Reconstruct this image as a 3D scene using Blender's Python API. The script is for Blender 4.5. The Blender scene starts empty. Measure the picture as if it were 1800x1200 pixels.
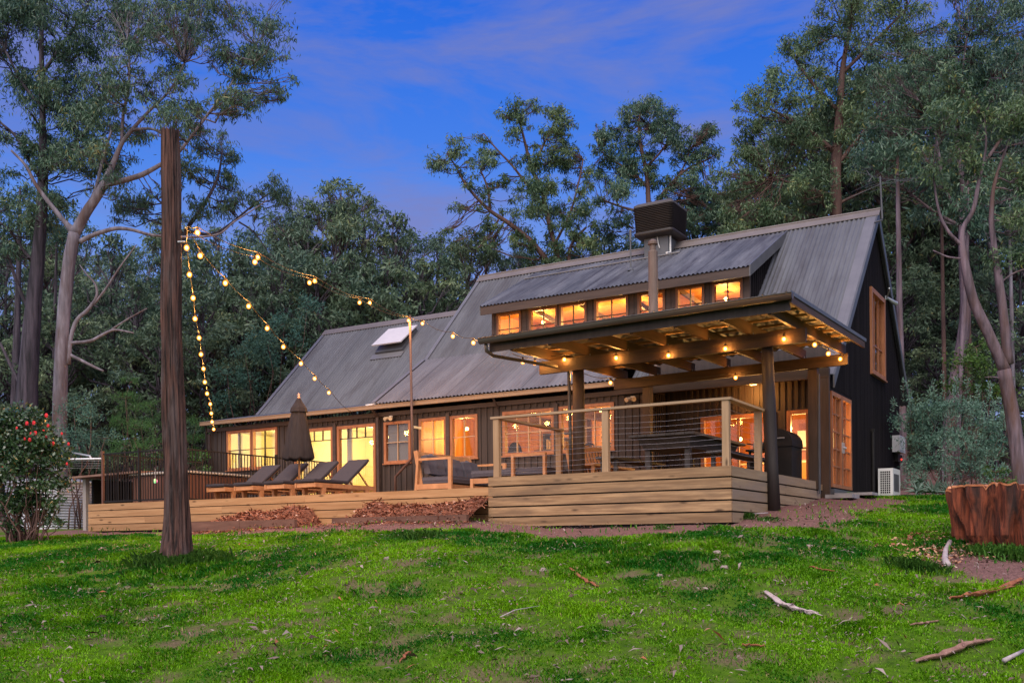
import bpy, math, random
import numpy as np
from mathutils import Matrix, Vector
random.seed(7)
RNG = np.random.default_rng(11)
sc = bpy.context.scene
col = sc.collection

# ------------------------------------------------------------------ camera
F_PX, HY, YAW, ROLL, ZC = 1803.0, 957.0, 0.5422, -0.0087, 1.5
def _cam():
    cy, sy = math.cos(YAW), math.sin(YAW)
    B = np.array([[1, 0, 0], [0, 0, -1], [0, 1, 0]], float)
    Rz = np.array([[cy, sy, 0], [-sy, cy, 0], [0, 0, 1]])
    cr, sr = math.cos(ROLL), math.sin(ROLL)
    Q = np.array([[cr, -sr, 0], [sr, cr, 0], [0, 0, 1]])
    return Q @ B @ Rz
CM = _cam()
CP = np.array([0, 0, ZC])
cam_d = bpy.data.cameras.new('camera')
cam = bpy.data.objects.new('camera', cam_d); col.objects.link(cam)
cam_d.sensor_fit = 'HORIZONTAL'; cam_d.sensor_width = 36.0
cam_d.lens = 36.0 * F_PX / 1800.0
cam_d.shift_y = (HY - 600.0) / 1800.0
cam_d.clip_start = 0.1; cam_d.clip_end = 2000
_r, _d, _f = CM[0], CM[1], CM[2]
cam.matrix_world = Matrix(((_r[0], -_d[0], -_f[0], 0), (_r[1], -_d[1], -_f[1], 0), (_r[2], -_d[2], -_f[2], ZC), (0, 0, 0, 1)))
sc.camera = cam

# ------------------------------------------------------------------ dusk sky, low sun, exposure
sc.view_settings.view_transform = 'Standard'; sc.view_settings.look = 'None'
sc.view_settings.exposure = 0.0; sc.view_settings.gamma = 1.0
sc.render.engine = 'CYCLES'
sc.cycles.use_denoising = True
sc.cycles.max_bounces = 6; sc.cycles.diffuse_bounces = 3; sc.cycles.glossy_bounces = 2
sc.cycles.transparent_max_bounces = 12; sc.cycles.transmission_bounces = 2
sc.cycles.sample_clamp_indirect = 4.0
sc.cycles.caustics_reflective = False; sc.cycles.caustics_refractive = False

SUN_ELEV, SUN_AZ = math.radians(32), math.radians(-150)   # soft after-sunset glow from behind the camera
world = bpy.data.worlds.new("World"); sc.world = world; world.use_nodes = True
def sky_nodes():
    nt = world.node_tree; nt.nodes.clear(); N = nt.nodes.new; L = nt.links.new
    out = N('ShaderNodeOutputWorld'); bg = N('ShaderNodeBackground')
    tc = N('ShaderNodeTexCoord'); sep = N('ShaderNodeSeparateXYZ'); L(tc.outputs['Generated'], sep.inputs[0])
    ramp = N('ShaderNodeValToRGB'); L(sep.outputs['Z'], ramp.inputs[0])
    e = ramp.color_ramp.elements
    e[0].position = 0.0; e[0].color = (.40, .46, .80, 1)
    e[1].position = 1.0; e[1].color = (.010, .085, .62, 1)
    for p, c in ((.16, (.28, .42, .86)), (.27, (.140, .305, .83)), (.36, (.050, .208, .81)), (.46, (.015, .148, .76)), (.62, (.006, .08, .60))):
        x = ramp.color_ramp.elements.new(p); x.color = c + (1,)
    # mauve cloud veils
    mp = N('ShaderNodeMapping'); mp.inputs['Scale'].default_value = (1.5, 1.5, 5.6); mp.inputs['Location'].default_value = (3.1, .4, 1.2)
    L(tc.outputs['Generated'], mp.inputs[0])
    nz = N('ShaderNodeTexNoise'); nz.inputs['Scale'].default_value = 2.3; nz.inputs['Detail'].default_value = 6; nz.inputs['Roughness'].default_value = .62
    nz.inputs['Distortion'].default_value = .4
    L(mp.outputs[0], nz.inputs['Vector'])
    cr = N('ShaderNodeValToRGB'); cr.color_ramp.elements[0].position = .41; cr.color_ramp.elements[1].position = .62
    cr.color_ramp.elements[1].color = (.80, .80, .80, 1)
    L(nz.outputs['Fac'], cr.inputs[0])
    mix = N('ShaderNodeMix'); mix.data_type = 'RGBA'
    L(cr.outputs[0], mix.inputs['Factor']); L(ramp.outputs[0], mix.inputs['A']); mix.inputs['B'].default_value = (.185, .215, .52, 1)
    # the sunset half of the sky, behind the camera, is paler and warmer
    az = N('ShaderNodeVectorMath'); az.operation = 'DOT_PRODUCT'
    L(tc.outputs['Generated'], az.inputs[0]); az.inputs[1].default_value = (-_f[0], -_f[1], .25)
    mr = N('ShaderNodeMapRange'); mr.interpolation_type = 'SMOOTHSTEP'
    mr.inputs['From Min'].default_value = -.05; mr.inputs['From Max'].default_value = .85
    L(az.outputs['Value'], mr.inputs['Value'])
    mix2 = N('ShaderNodeMix'); mix2.data_type = 'RGBA'
    L(mr.outputs[0], mix2.inputs['Factor']); L(mix.outputs['Result'], mix2.inputs['A']); mix2.inputs['B'].default_value = (1.28, 1.22, 1.32, 1)
    # a physical low-sun sky underneath
    sk = N('ShaderNodeTexSky'); sk.sky_type = 'NISHITA'; sk.sun_disc = False
    sk.sun_elevation = math.radians(4); sk.sun_rotation = math.pi - SUN_AZ
    sm = N('ShaderNodeMix'); sm.data_type = 'RGBA'; sm.blend_type = 'ADD'; sm.inputs['Factor'].default_value = .003
    L(mix2.outputs['Result'], sm.inputs['A']); L(sk.outputs[0], sm.inputs['B'])
    L(sm.outputs['Result'], bg.inputs['Color']); bg.inputs['Strength'].default_value = 1.0
    L(bg.outputs[0], out.inputs[0])
sky_nodes()
sun_d = bpy.data.lights.new('sun', 'SUN'); sun = bpy.data.objects.new('sun', sun_d); col.objects.link(sun)
sun_d.energy = 2.9; sun_d.angle = math.radians(50); sun_d.color = (1.0, .88, .80)
_sd = np.array([-_f[0] * .9 - _r[0] * .35, -_f[1] * .9 - _r[1] * .35, 1.25])
sun.rotation_euler = Vector(-_sd).to_track_quat('-Z', 'Y').to_euler()

# ------------------------------------------------------------------ pixel <-> place (house axes: X along the front, Y into the house, Z up)
def ray(x, y): return CM.T @ np.array([(x - 900) / F_PX, (y - HY) / F_PX, 1.0])
def at(x, y, D): return CP + ray(x, y) * D
def on_x(x, y, v): d = ray(x, y); return CP + d * (v / d[0])
def on_y(x, y, v): d = ray(x, y); return CP + d * (v / d[1])
def on_z(x, y, v): d = ray(x, y); return CP + d * ((v - ZC) / d[2])
def depth(p): return float(CM[2] @ (np.asarray(p, float) - CP))

# ------------------------------------------------------------------ value noise
_G = np.random.default_rng(5).random((256, 256))
def vnoise(x, y):
    x = np.asarray(x, float); y = np.asarray(y, float)
    xi = np.floor(x).astype(int); yi = np.floor(y).astype(int); fx = x - xi; fy = y - yi
    fx = fx * fx * (3 - 2 * fx); fy = fy * fy * (3 - 2 * fy)
    g = lambda a, b: _G[a % 256, b % 256]
    return (g(xi, yi) * (1 - fx) + g(xi + 1, yi) * fx) * (1 - fy) + (g(xi, yi + 1) * (1 - fx) + g(xi + 1, yi + 1) * fx) * fy
def fbm(x, y, o=4):
    s = 0; a = .5; t = 0
    for i in range(o):
        s = s + a * vnoise(x * 2 ** i + 17.3 * i, y * 2 ** i + 9.1 * i); t += a; a *= .5
    return s / t

# ------------------------------------------------------------------ mesh builder
class MB:
    def __init__(s): s.v = []; s.f = []; s.n = 0
    def add(s, V, Fc):
        V = np.asarray(V, float).reshape(-1, 3)
        s.v.append(V); s.f.extend([tuple(i + s.n for i in q) for q in Fc]); s.n += len(V); return s
    def box(s, x0, x1, y0, y1, z0, z1):
        V = [(x, y, z) for z in (z0, z1) for x, y in ((x0, y0), (x1, y0), (x1, y1), (x0, y1))]
        return s.add(V, [(3, 2, 1, 0), (4, 5, 6, 7), (0, 1, 5, 4), (1, 2, 6, 5), (2, 3, 7, 6), (3, 0, 4, 7)])
    def hexa(s, a, b):      # two quads a (4) and b (4)
        return s.add(list(a) + list(b), [(3, 2, 1, 0), (4, 5, 6, 7), (0, 1, 5, 4), (1, 2, 6, 5), (2, 3, 7, 6), (3, 0, 4, 7)])
    def bar(s, p, q, w, h, up=(0, 0, 1)):   # rectangular bar from p to q
        p = np.array(p, float); q = np.array(q, float); d = q - p; d /= np.linalg.norm(d)
        up = np.array(up, float); sd = np.cross(d, up)
        if np.linalg.norm(sd) < 1e-4: sd = np.cross(d, (1, 0, 0))
        sd /= np.linalg.norm(sd); u = np.cross(sd, d)
        c = [sd * w / 2 * a + u * h / 2 * b for a, b in ((-1, -1), (1, -1), (1, 1), (-1, 1))]
        return s.hexa([p + k for k in c], [q + k for k in c])
    def tube(s, pts, rad, n=8, cap=True, wob=0):
        pts = np.array(pts, float); k = len(pts)
        rad = np.full(k, rad, float) if np.isscalar(rad) else np.array(rad, float)
        t = np.gradient(pts, axis=0); t /= np.linalg.norm(t, axis=1)[:, None] + 1e-9
        a = np.cross(t[0], (0, 0, 1)); a = np.cross(t[0], (1, 0, 0)) if np.linalg.norm(a) < .05 else a
        a /= np.linalg.norm(a); V = []
        for i in range(k):
            a = a - t[i] * (a @ t[i]); a /= np.linalg.norm(a) + 1e-9; b = np.cross(t[i], a)
            for j in range(n):
                w = 2 * math.pi * j / n; rr = rad[i] * (1 + (wob * (random.random() - .5) if wob else 0))
                V.append(pts[i] + (a * math.cos(w) + b * math.sin(w)) * rr)
        Fc = [(i * n + j, i * n + (j + 1) % n, (i + 1) * n + (j + 1) % n, (i + 1) * n + j) for i in range(k - 1) for j in range(n)]
        if cap: Fc += [tuple(range(n))[::-1], tuple((k - 1) * n + j for j in range(n))]
        return s.add(V, Fc)
    def lathe(s, c, prof, n=16):
        V = []; k = len(prof)
        for r, z in prof:
            for j in range(n):
                w = 2 * math.pi * j / n; V.append((c[0] + r * math.cos(w), c[1] + r * math.sin(w), c[2] + z))
        Fc = [(i * n + j, i * n + (j + 1) % n, (i + 1) * n + (j + 1) % n, (i + 1) * n + j) for i in range(k - 1) for j in range(n)]
        Fc += [tuple(range(n))[::-1], tuple((k - 1) * n + j for j in range(n))]
        return s.add(V, Fc)
    def ball(s, c, r, n=10, m=6, sq=(1, 1, 1)):
        V = [(c[0], c[1], c[2] - r * sq[2])]
        for i in range(1, m):
            a = math.pi * i / m - math.pi / 2
            for j in range(n):
                w = 2 * math.pi * j / n
                V.append((c[0] + r * sq[0] * math.cos(a) * math.cos(w), c[1] + r * sq[1] * math.cos(a) * math.sin(w), c[2] + r * sq[2] * math.sin(a)))
        V.append((c[0], c[1], c[2] + r * sq[2])); top = len(V) - 1
        Fc = [(0, 1 + (j + 1) % n, 1 + j) for j in range(n)]
        for i in range(m - 2):
            o = 1 + i * n
            Fc += [(o + j, o + (j + 1) % n, o + n + (j + 1) % n, o + n + j) for j in range(n)]
        o = 1 + (m - 2) * n
        Fc += [(o + j, o + (j + 1) % n, top) for j in range(n)]
        return s.add(V, Fc)
    def cushion(s, x0, x1, y0, y1, z0, z1, r=.04, fn=None):    # soft box: superellipsoid-like grid
        n = 9; V = []; Fc = []
        g = np.linspace(-1, 1, n)
        def put(P): 
            o = len(V); V.extend(P); 
            for i in range(n - 1):
                for j in range(n - 1): Fc.append((o + i * n + j, o + (i + 1) * n + j, o + (i + 1) * n + j + 1, o + i * n + j + 1))
        for ax in range(3):
            for sg in (-1, 1):
                P = []
                for a in g:
                    for b in g:
                        c = [0, 0, 0]; c[ax] = sg; c[(ax + 1) % 3] = a * (1 if sg > 0 else -1); c[(ax + 2) % 3] = b
                        c = np.array(c, float)
                        h = np.array([x1 - x0, y1 - y0, z1 - z0]) / 2
                        q = np.sign(c) * np.maximum(np.abs(c) * h - r, 0); e = c * h - q
                        L = np.linalg.norm(e); e = e / L * r if L > 1e-9 else e
                        p = q + e
                        u, w = p[0] / h[0], p[1] / h[1]
                        p[2] *= .86 + .18 * (1 - u * u) * (1 - w * w)
                        P.append(p + np.array([x0 + x1, y0 + y1, z0 + z1]) / 2)
                put(P)
        V = np.array(V)
        if fn is not None: V = np.array([fn(p) for p in V])
        return s.add(V, Fc)
    def build(s, name, mat, parent=None, smooth=False, attr=None):
        V = np.concatenate(s.v) if s.v else np.zeros((0, 3))
        me = bpy.data.meshes.new(name); me.from_pydata(V.tolist(), [], s.f); me.update()
        return link(me, name, mat, parent, smooth)
def link(me, name, mat, parent=None, smooth=False):
    o = bpy.data.objects.new(name, me); col.objects.link(o)
    if mat: me.materials.append(mat)
    if smooth: me.polygons.foreach_set('use_smooth', [True] * len(me.polygons))
    if parent is not None: attach(o, parent)
    return o
def wloc(o):
    v = Vector((0, 0, 0))
    while o is not None: v = v + o.location; o = o.parent
    return v
def attach(o, p):
    o.parent = p; o.location = -wloc(p)
def tag(o, label=None, cat=None, group=None, kind=None):
    if label: o['label'] = label
    if cat: o['category'] = cat
    if group: o['group'] = group
    if kind: o['kind'] = kind
    return o
def thing(name, loc, label, cat, group=None):
    o = bpy.data.objects.new(name, None); o.location = tuple(float(a) for a in loc); o.empty_display_size = .2; col.objects.link(o)
    return tag(o, label, cat, group)
def copy_tree(o, delta=None, parent=None, label=None):
    c = o.copy(); col.objects.link(c)
    if parent is not None: c.parent = parent
    if delta is not None: c.location = o.location + Vector(delta)
    if label: c['label'] = label
    for ch in list(o.children): copy_tree(ch, None, c)
    return c
def polys_np(name, V, nper, mat, tint=None, parent=None):     # many loose n-gons, fast
    V = np.ascontiguousarray(V, dtype=np.float32); n = len(V); k = n // nper
    me = bpy.data.meshes.new(name); me.vertices.add(n); me.vertices.foreach_set('co', V.ravel())
    me.loops.add(n); me.loops.foreach_set('vertex_index', np.arange(n, dtype=np.int32))
    me.polygons.add(k); me.polygons.foreach_set('loop_start', np.arange(0, n, nper, dtype=np.int32))
    if tint is not None:
        a = me.attributes.new('tint', 'FLOAT', 'POINT'); a.data.foreach_set('value', np.repeat(np.asarray(tint, np.float32), nper))
    me.update(calc_edges=True)
    return link(me, name, mat, parent)

# ------------------------------------------------------------------ procedural materials
MATS = {}
def mat(name, c1, c2=None, scale=(3, 3, 3), rough=.7, bump=0.0, detail=5, island=0.0, metal=0.0, knots=0.0, ramp=(.3, .7), spec=.4, dirt=None, dirt_scale=(.6, .6, .6), bumpdist=.01, nscale=1.0, sheets=0.0):
    if name in MATS: return MATS[name]
    m = bpy.data.materials.new(name); m.use_nodes = True; MATS[name] = m
    nt = m.node_tree; N = nt.nodes.new; L = nt.links.new; b = nt.nodes['Principled BSDF']
    b.inputs['Roughness'].default_value = rough; b.inputs['Metallic'].default_value = metal; b.inputs['Specular IOR Level'].default_value = spec
    c2 = c2 or c1
    tc = N('ShaderNodeTexCoord'); mp = N('ShaderNodeMapping'); mp.inputs['Scale'].default_value = scale
    L(tc.outputs['Object'], mp.inputs[0])
    vec = mp.outputs[0]
    if island:
        gi = N('ShaderNodeNewGeometry'); ml = N('ShaderNodeMath'); ml.operation = 'MULTIPLY'; ml.inputs[1].default_value = 37.0
        L(gi.outputs['Random Per Island'], ml.inputs[0])
        av = N('ShaderNodeVectorMath'); av.operation = 'ADD'; L(vec, av.inputs[0]); L(ml.outputs[0], av.inputs[1]); vec = av.outputs[0]
    nz = N('ShaderNodeTexNoise'); nz.inputs['Scale'].default_value = nscale; nz.inputs['Detail'].default_value = detail; nz.inputs['Roughness'].default_value = .6
    L(vec, nz.inputs['Vector'])
    r = N('ShaderNodeValToRGB'); L(nz.outputs['Fac'], r.inputs[0])
    r.color_ramp.elements[0].position = ramp[0]; r.color_ramp.elements[1].position = ramp[1]
    r.color_ramp.elements[0].color = tuple(c1) + (1,); r.color_ramp.elements[1].color = tuple(c2) + (1,)
    out = r.outputs[0]
    def mul(a, fac_socket, lo, hi):
        mr = N('ShaderNodeMapRange'); mr.inputs['To Min'].default_value = lo; mr.inputs['To Max'].default_value = hi; L(fac_socket, mr.inputs['Value'])
        mm = N('ShaderNodeMix'); mm.data_type = 'RGBA'; mm.blend_type = 'MULTIPLY'; mm.inputs['Factor'].default_value = 1.0
        L(a, mm.inputs['A']); L(mr.outputs[0], mm.inputs['B']); return mm.outputs['Result']
    if island: out = mul(out, gi.outputs['Random Per Island'], 1 - island, 1 + island)
    if knots:
        mk = N('ShaderNodeMapping'); mk.inputs['Scale'].default_value = tuple(1.6 if a < 3 else 5.5 for a in scale); L(tc.outputs['Object'], mk.inputs[0])
        v = N('ShaderNodeTexVoronoi'); v.inputs['Scale'].default_value = 1.0; L(mk.outputs[0], v.inputs['Vector'])
        kr = N('ShaderNodeMapRange'); kr.inputs['From Min'].default_value = .05; kr.inputs['From Max'].default_value = .16
        L(v.outputs['Distance'], kr.inputs['Value'])
        mm = N('ShaderNodeMix'); mm.data_type = 'RGBA'; mm.blend_type = 'MIX'
        L(kr.outputs[0], mm.inputs['Factor']); mm.inputs['A'].default_value = tuple(a * knots for a in c1) + (1,); L(out, mm.inputs['B']); out = mm.outputs['Result']
    if dirt:
        md = N('ShaderNodeMapping'); md.inputs['Scale'].default_value = dirt_scale; L(tc.outputs['Object'], md.inputs[0])
        n2 = N('ShaderNodeTexNoise'); n2.inputs['Scale'].default_value = 1.0; n2.inputs['Detail'].default_value = 6; n2.inputs['Roughness'].default_value = .65; L(md.outputs[0], n2.inputs['Vector'])
        dr = N('ShaderNodeMapRange'); dr.inputs['From Min'].default_value = .46; dr.inputs['From Max'].default_value = .68; L(n2.outputs['Fac'], dr.inputs['Value'])
        mm = N('ShaderNodeMix'); mm.data_type = 'RGBA'; L(dr.outputs[0], mm.inputs['Factor']); L(out, mm.inputs['A']); mm.inputs['B'].default_value = tuple(dirt) + (1,); out = mm.outputs['Result']
    if sheets:     # overlapping roof sheets: each a little different, with a dark lap between
        sx = N('ShaderNodeSeparateXYZ'); L(tc.outputs['Object'], sx.inputs[0]); dv = N('ShaderNodeMath'); dv.operation = 'DIVIDE'; dv.inputs[1].default_value = sheets; L(sx.outputs['X'], dv.inputs[0])
        fl = N('ShaderNodeMath'); fl.operation = 'FLOOR'; L(dv.outputs[0], fl.inputs[0]); wn = N('ShaderNodeTexWhiteNoise'); wn.noise_dimensions = '1D'; L(fl.outputs[0], wn.inputs['W'])
        out = mul(out, wn.outputs['Value'], .91, 1.09)
        fr_ = N('ShaderNodeMath'); fr_.operation = 'FRACT'; L(dv.outputs[0], fr_.inputs[0]); lt = N('ShaderNodeMath'); lt.operation = 'GREATER_THAN'; lt.inputs[1].default_value = .05; L(fr_.outputs[0], lt.inputs[0])
        out = mul(out, lt.outputs[0], .78, 1.0)
    L(out, b.inputs['Base Color'])
    if bump:
        bp = N('ShaderNodeBump'); bp.inputs['Strength'].default_value = bump; bp.inputs['Distance'].default_value = bumpdist; L(nz.outputs['Fac'], bp.inputs['Height']); L(bp.outputs[0], b.inputs['Normal'])
    return m
def leaf_mat(name, c1, c2, c3=None, rough=.5, trans=.25, spec=.3):
    if name in MATS: return MATS[name]
    m = bpy.data.materials.new(name); m.use_nodes = True; MATS[name] = m
    nt = m.node_tree; N = nt.nodes.new; L = nt.links.new; b = nt.nodes['Principled BSDF']
    at_ = N('ShaderNodeAttribute'); at_.attribute_name = 'tint'
    r = N('ShaderNodeValToRGB'); L(at_.outputs['Fac'], r.inputs[0])
    r.color_ramp.elements[0].color = tuple(c1) + (1,); r.color_ramp.elements[1].color = tuple(c2) + (1,)
    if c3: x = r.color_ramp.elements.new(.93); x.color = tuple(c2) + (1,); r.color_ramp.elements[-1].color = tuple(c3) + (1,)
    L(r.outputs[0], b.inputs['Base Color']); b.inputs['Roughness'].default_value = rough; b.inputs['Specular IOR Level'].default_value = spec
    if trans:
        tr = N('ShaderNodeBsdfTranslucent'); L(r.outputs[0], tr.inputs[0]); mx = N('ShaderNodeMixShader'); mx.inputs[0].default_value = trans
        L(b.outputs[0], mx.inputs[1]); L(tr.outputs[0], mx.inputs[2]); L(mx.outputs[0], nt.nodes['Material Output'].inputs[0])
    return m
def emit_mat(name, c, s):
    if name in MATS: return MATS[name]
    m = bpy.data.materials.new(name); m.use_nodes = True; MATS[name] = m
    nt = m.node_tree; b = nt.nodes['Principled BSDF']; b.inputs['Base Color'].default_value = (.8, .6, .3, 1)
    b.inputs['Emission Color'].default_value = tuple(c) + (1,); b.inputs['Emission Strength'].default_value = s
    return m
def glass_mat():
    m = bpy.data.materials.new('window_glass'); m.use_nodes = True
    nt = m.node_tree; nt.nodes.clear(); N = nt.nodes.new; L = nt.links.new
    o = N('ShaderNodeOutputMaterial'); t = N('ShaderNodeBsdfTransparent'); g = N('ShaderNodeBsdfGlossy'); g.inputs['Roughness'].default_value = .03
    t.inputs[0].default_value = (.95, .96, .95, 1); g.inputs[0].default_value = (.9, .9, .9, 1)
    lw = N('ShaderNodeLayerWeight'); lw.inputs[0].default_value = .35; mr = N('ShaderNodeMapRange'); mr.inputs['To Min'].default_value = .02; mr.inputs['To Max'].default_value = .22
    L(lw.outputs['Fresnel'], mr.inputs['Value'])
    mx = N('ShaderNodeMixShader'); L(mr.outputs[0], mx.inputs[0]); L(t.outputs[0], mx.inputs[1]); L(g.outputs[0], mx.inputs[2]); L(mx.outputs[0], o.inputs[0])
    return m
GLASS = glass_mat()
PINE_X = mat('pine_sleeper_along_x', (.20, .118, .060), (.375, .238, .125), (.9, 16, 16), .8, .3, 7, island=.24, knots=.40, ramp=(.38, .62), dirt=(.185, .118, .07), dirt_scale=(.7, 4, 4))
PINE_Y = mat('pine_sleeper_along_y', (.24, .165, .095), (.36, .265, .165), (14, .9, 14), .75, .25, island=.12, knots=.35, dirt=(.26, .2, .15), dirt_scale=(3, .5, 3))
PINE_Z = mat('pine_post', (.28, .175, .095), (.42, .29, .175), (14, 14, .9), .75, .2, island=.1, knots=.4)
RAIL_WOOD = mat('weathered_rail_pine', (.25, .17, .10), (.37, .265, .17), (1, 6, 9), .75, .2, island=.1)
DARK_WOOD = mat('dark_stained_wood', (.016, .012, .012), (.042, .031, .029), (10, 10, .8), .6, .2, island=.15)
CLAD = mat('brown_black_cladding', (.026, .019, .017), (.058, .043, .038), (8, 8, .7), .65, .2, island=.14)
CLAD_GABLE = mat('black_gable_cladding', (.007, .006, .008), (.018, .015, .017), (6, 6, .5), .85, .15, island=.25, spec=.12)
BEAM = mat('oiled_beam', (.026, .014, .009), (.070, .037, .019), (1.2, 6, 9), .6, .2, island=.12)
BEAM_Y = mat('oiled_rafter', (.045, .023, .012), (.110, .058, .028), (9, 1.2, 9), .6, .2, island=.12)
POST_W = mat('oiled_post', (.035, .022, .016), (.085, .052, .034), (9, 9, .8), .6, .25, island=.1)
CEDAR = mat('cedar_joinery', (.25, .092, .04), (.40, .165, .075), (9, 9, 2), .5, .1, island=.12)
TEAK = mat('teak_furniture', (.36, .17, .075), (.52, .27, .13), (6, 6, 3), .55, .1, island=.12)
ROOF = mat('corrugated_roof_old', (.088, .092, .106), (.126, .130, .145), (2.6, .4, .4), .5, .1, dirt=(.070, .067, .074), dirt_scale=(2.2, .5, .5), spec=.45, sheets=.762, ramp=(.36, .66))
ROOF_SKIRT = mat('corrugated_roof_pale', (.132, .128, .142), (.172, .167, .182), (2.6, .4, .4), .5, .1, dirt=(.112, .102, .108), dirt_scale=(2.2, .5, .5), spec=.45, sheets=.762, ramp=(.36, .66))
ROOF_DORMER = mat('corrugated_roof_dormer', (.074, .078, .092), (.145, .148, .166), (2.2, .5, .5), .55, .1, dirt=(.046, .044, .050), dirt_scale=(3.2, .35, .35), spec=.4, sheets=.762, ramp=(.36, .66))
TRIM_MET = mat('zinc_flashing', (.125, .123, .135), (.165, .162, .175), (2, 2, 2), .4, spec=.6)
RIDGE_M = mat('ridge_capping', (.14, .12, .115), (.18, .155, .15), (2, 2, 2), .5)
GUTTER_T = mat('tan_gutter', (.22, .14, .08), (.27, .175, .105), (1, 1, 1), .45, spec=.5)
GUTTER_D = mat('bronze_gutter', (.045, .038, .033), (.075, .064, .056), (1, 1, 1), .4, spec=.6)
FASCIA = mat('brown_fascia', (.040, .027, .023), (.075, .052, .045), (.8, 9, 9), .65, .15)
BLACK_M = mat('black_powdercoat', (.012, .011, .011), (.022, .02, .02), (4, 4, 4), .6, spec=.2)
GREY_MET = mat('grey_metal', (.07, .073, .085), (.105, .108, .12), (3, 3, 3), .45, spec=.5)
GALV = mat('galvanised_metal', (.40, .42, .46), (.52, .54, .58), (3, 3, 3), .4, metal=.4)
WHITE = mat('white_enamel', (.66, .66, .67), (.75, .75, .75), (3, 3, 3), .35)
FABRIC = mat('charcoal_fabric', (.030, .029, .038), (.050, .048, .060), (60, 60, 60), .95, .15)
FABRIC_S = mat('slate_fabric', (.060, .058, .076), (.09, .086, .106), (50, 50, 50), .95, .15)
UMBR = mat('umbrella_fabric', (.014, .012, .015), (.026, .022, .026), (30, 30, 3), .9, .1)
CREAM = mat('cream_plaster', (.74, .66, .40), (.80, .72, .46), (1, 1, 1), .9)
TIMBER_IN = mat('honey_timber_lining', (.30, .115, .030), (.52, .24, .075), (9, 9, .5), .55, island=.14)
TIMBER_RED = mat('red_timber_lining', (.28, .09, .026), (.46, .175, .058), (9, 9, .5), .55, island=.14)
FLOOR_IN = mat('floorboards', (.20, .10, .05), (.30, .16, .08), (1, 9, 9), .4)
WIRE = mat('steel_wire', (.36, .35, .38), (.42, .41, .45), (3, 3, 3), .35, metal=.5)
CABLE = mat('festoon_cable', (.045, .035, .028), (.07, .055, .04), (3, 3, 3), .7)
BULB = emit_mat('festoon_filament', (1.0, .68, .26), 14.0)
def amber_halo():  # bulb globe whose amber emission paints a halo around the bright core
    m = bpy.data.materials.new('amber_bulb_halo'); m.use_nodes = True; nt = m.node_tree; nt.nodes.clear(); N = nt.nodes.new; L = nt.links.new
    o = N('ShaderNodeOutputMaterial'); t = N('ShaderNodeBsdfTransparent'); e = N('ShaderNodeEmission'); e.inputs[0].default_value = (1, .30, .018, 1); e.inputs[1].default_value = 3.4
    lw = N('ShaderNodeLayerWeight'); lw.inputs[0].default_value = .5; mr = N('ShaderNodeMapRange'); mr.inputs['To Min'].default_value = .75; mr.inputs['To Max'].default_value = .0; L(lw.outputs['Facing'], mr.inputs['Value'])
    mx = N('ShaderNodeMixShader'); L(mr.outputs[0], mx.inputs[0]); L(t.outputs[0], mx.inputs[1]); L(e.outputs[0], mx.inputs[2]); L(mx.outputs[0], o.inputs[0]); return m
AMBER = amber_halo()
BULB_P = emit_mat('pendant_glow', (1.0, .62, .24), 9.0)
def lamp(name, loc, watts, color=(1, .43, .095), r=.06, parent=None):
    d = bpy.data.lights.new(name, 'POINT'); d.energy = watts; d.color = color; d.shadow_soft_size = r
    o = bpy.data.objects.new(name, d); col.objects.link(o); o.location = tuple(float(a) for a in loc)
    if parent is not None: o.parent = parent; o.location = Vector(o.location) - wloc(parent)
    return o

# ------------------------------------------------------------------ ground
def _ctrl():
    P = [(-5.6, 16.3, 1.83), (-8, 16.5, 1.80), (-5.5, 18.3, 2.16), (-5.4, 21.9, 2.46), (-5.3, 23.5, 2.58), (-5.3, 28.2, 2.64), (-5.3, 31, 2.62),
         (-22.3, 16.5, 1.93),  (-8, 20, 2.2), (-15, 19, 2.1), (-22, 20, 2.1), (-15, 26, 2.3), (-22, 27, 2.3), (-8, 28, 2.4),
         (-26, 17.5, 2.05), (-15, 33, 2.7), (-30, 25, 2.6), (-40, 20, 2.6), (-34, 38, 4), (-10, 42, 4.2), (6, 40, 4.0), (14, 26, 3.4), (20, 12, 2.8), (-32, 5, .4), (-20, 0, -.2), (0, 0, -.1), (10, 2, .2), (4, 45, 4.4), (-45, 55, 6), (30, 60, 7)]
    # the lawn rises evenly from the camera to the foot of the decks, the bare path and the gable
    E = np.array([(-150, 940, 26), (0, 940, 26), (155, 936, 25.0), (345, 934, 22.9), (470, 926, 21.8), (600, 918, 20.7), (730, 915, 19.8), (845, 914, 18.9), (930, 928, 18.9), (1050, 926, 18.1), (1200, 923, 17.2), (1286, 921, 16.7), (1330, 905, 17.6), (1430, 882, 20.5), (1560, 874, 24), (1700, 874, 23), (1800, 876, 22), (1950, 880, 22)], float)
    for px in np.arange(-150, 1951, 100.0):
        ye = np.interp(px, E[:, 0], E[:, 1]); De = np.interp(px, E[:, 0], E[:, 2]); D0 = np.interp(px, (0, 900, 1800), (9.6, 9.4, 8.9)); u0, u1 = 1 / D0, 1 / De
        for s in (0, .06, .14, .25, .4, .6, .8, 1.0, 1.25): P.append(tuple(at(px, ye + (1200 - ye) * s ** 1.35, 1 / (u1 + (u0 - u1) * s))))
    return np.array(P)
_GC = _ctrl()
def _phi(r): return np.sqrt(r * r + 0.6)
_Kc = np.linalg.norm(_GC[:, None, :2] - _GC[None, :, :2], axis=2)
_n = len(_GC); _A = np.zeros((_n + 1, _n + 1)); _A[:_n, :_n] = _phi(_Kc) - 0.25 * np.eye(_n); _A[:_n, _n] = 1; _A[_n, :_n] = 1
_W = np.linalg.solve(_A, np.append(_GC[:, 2], 0))
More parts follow.
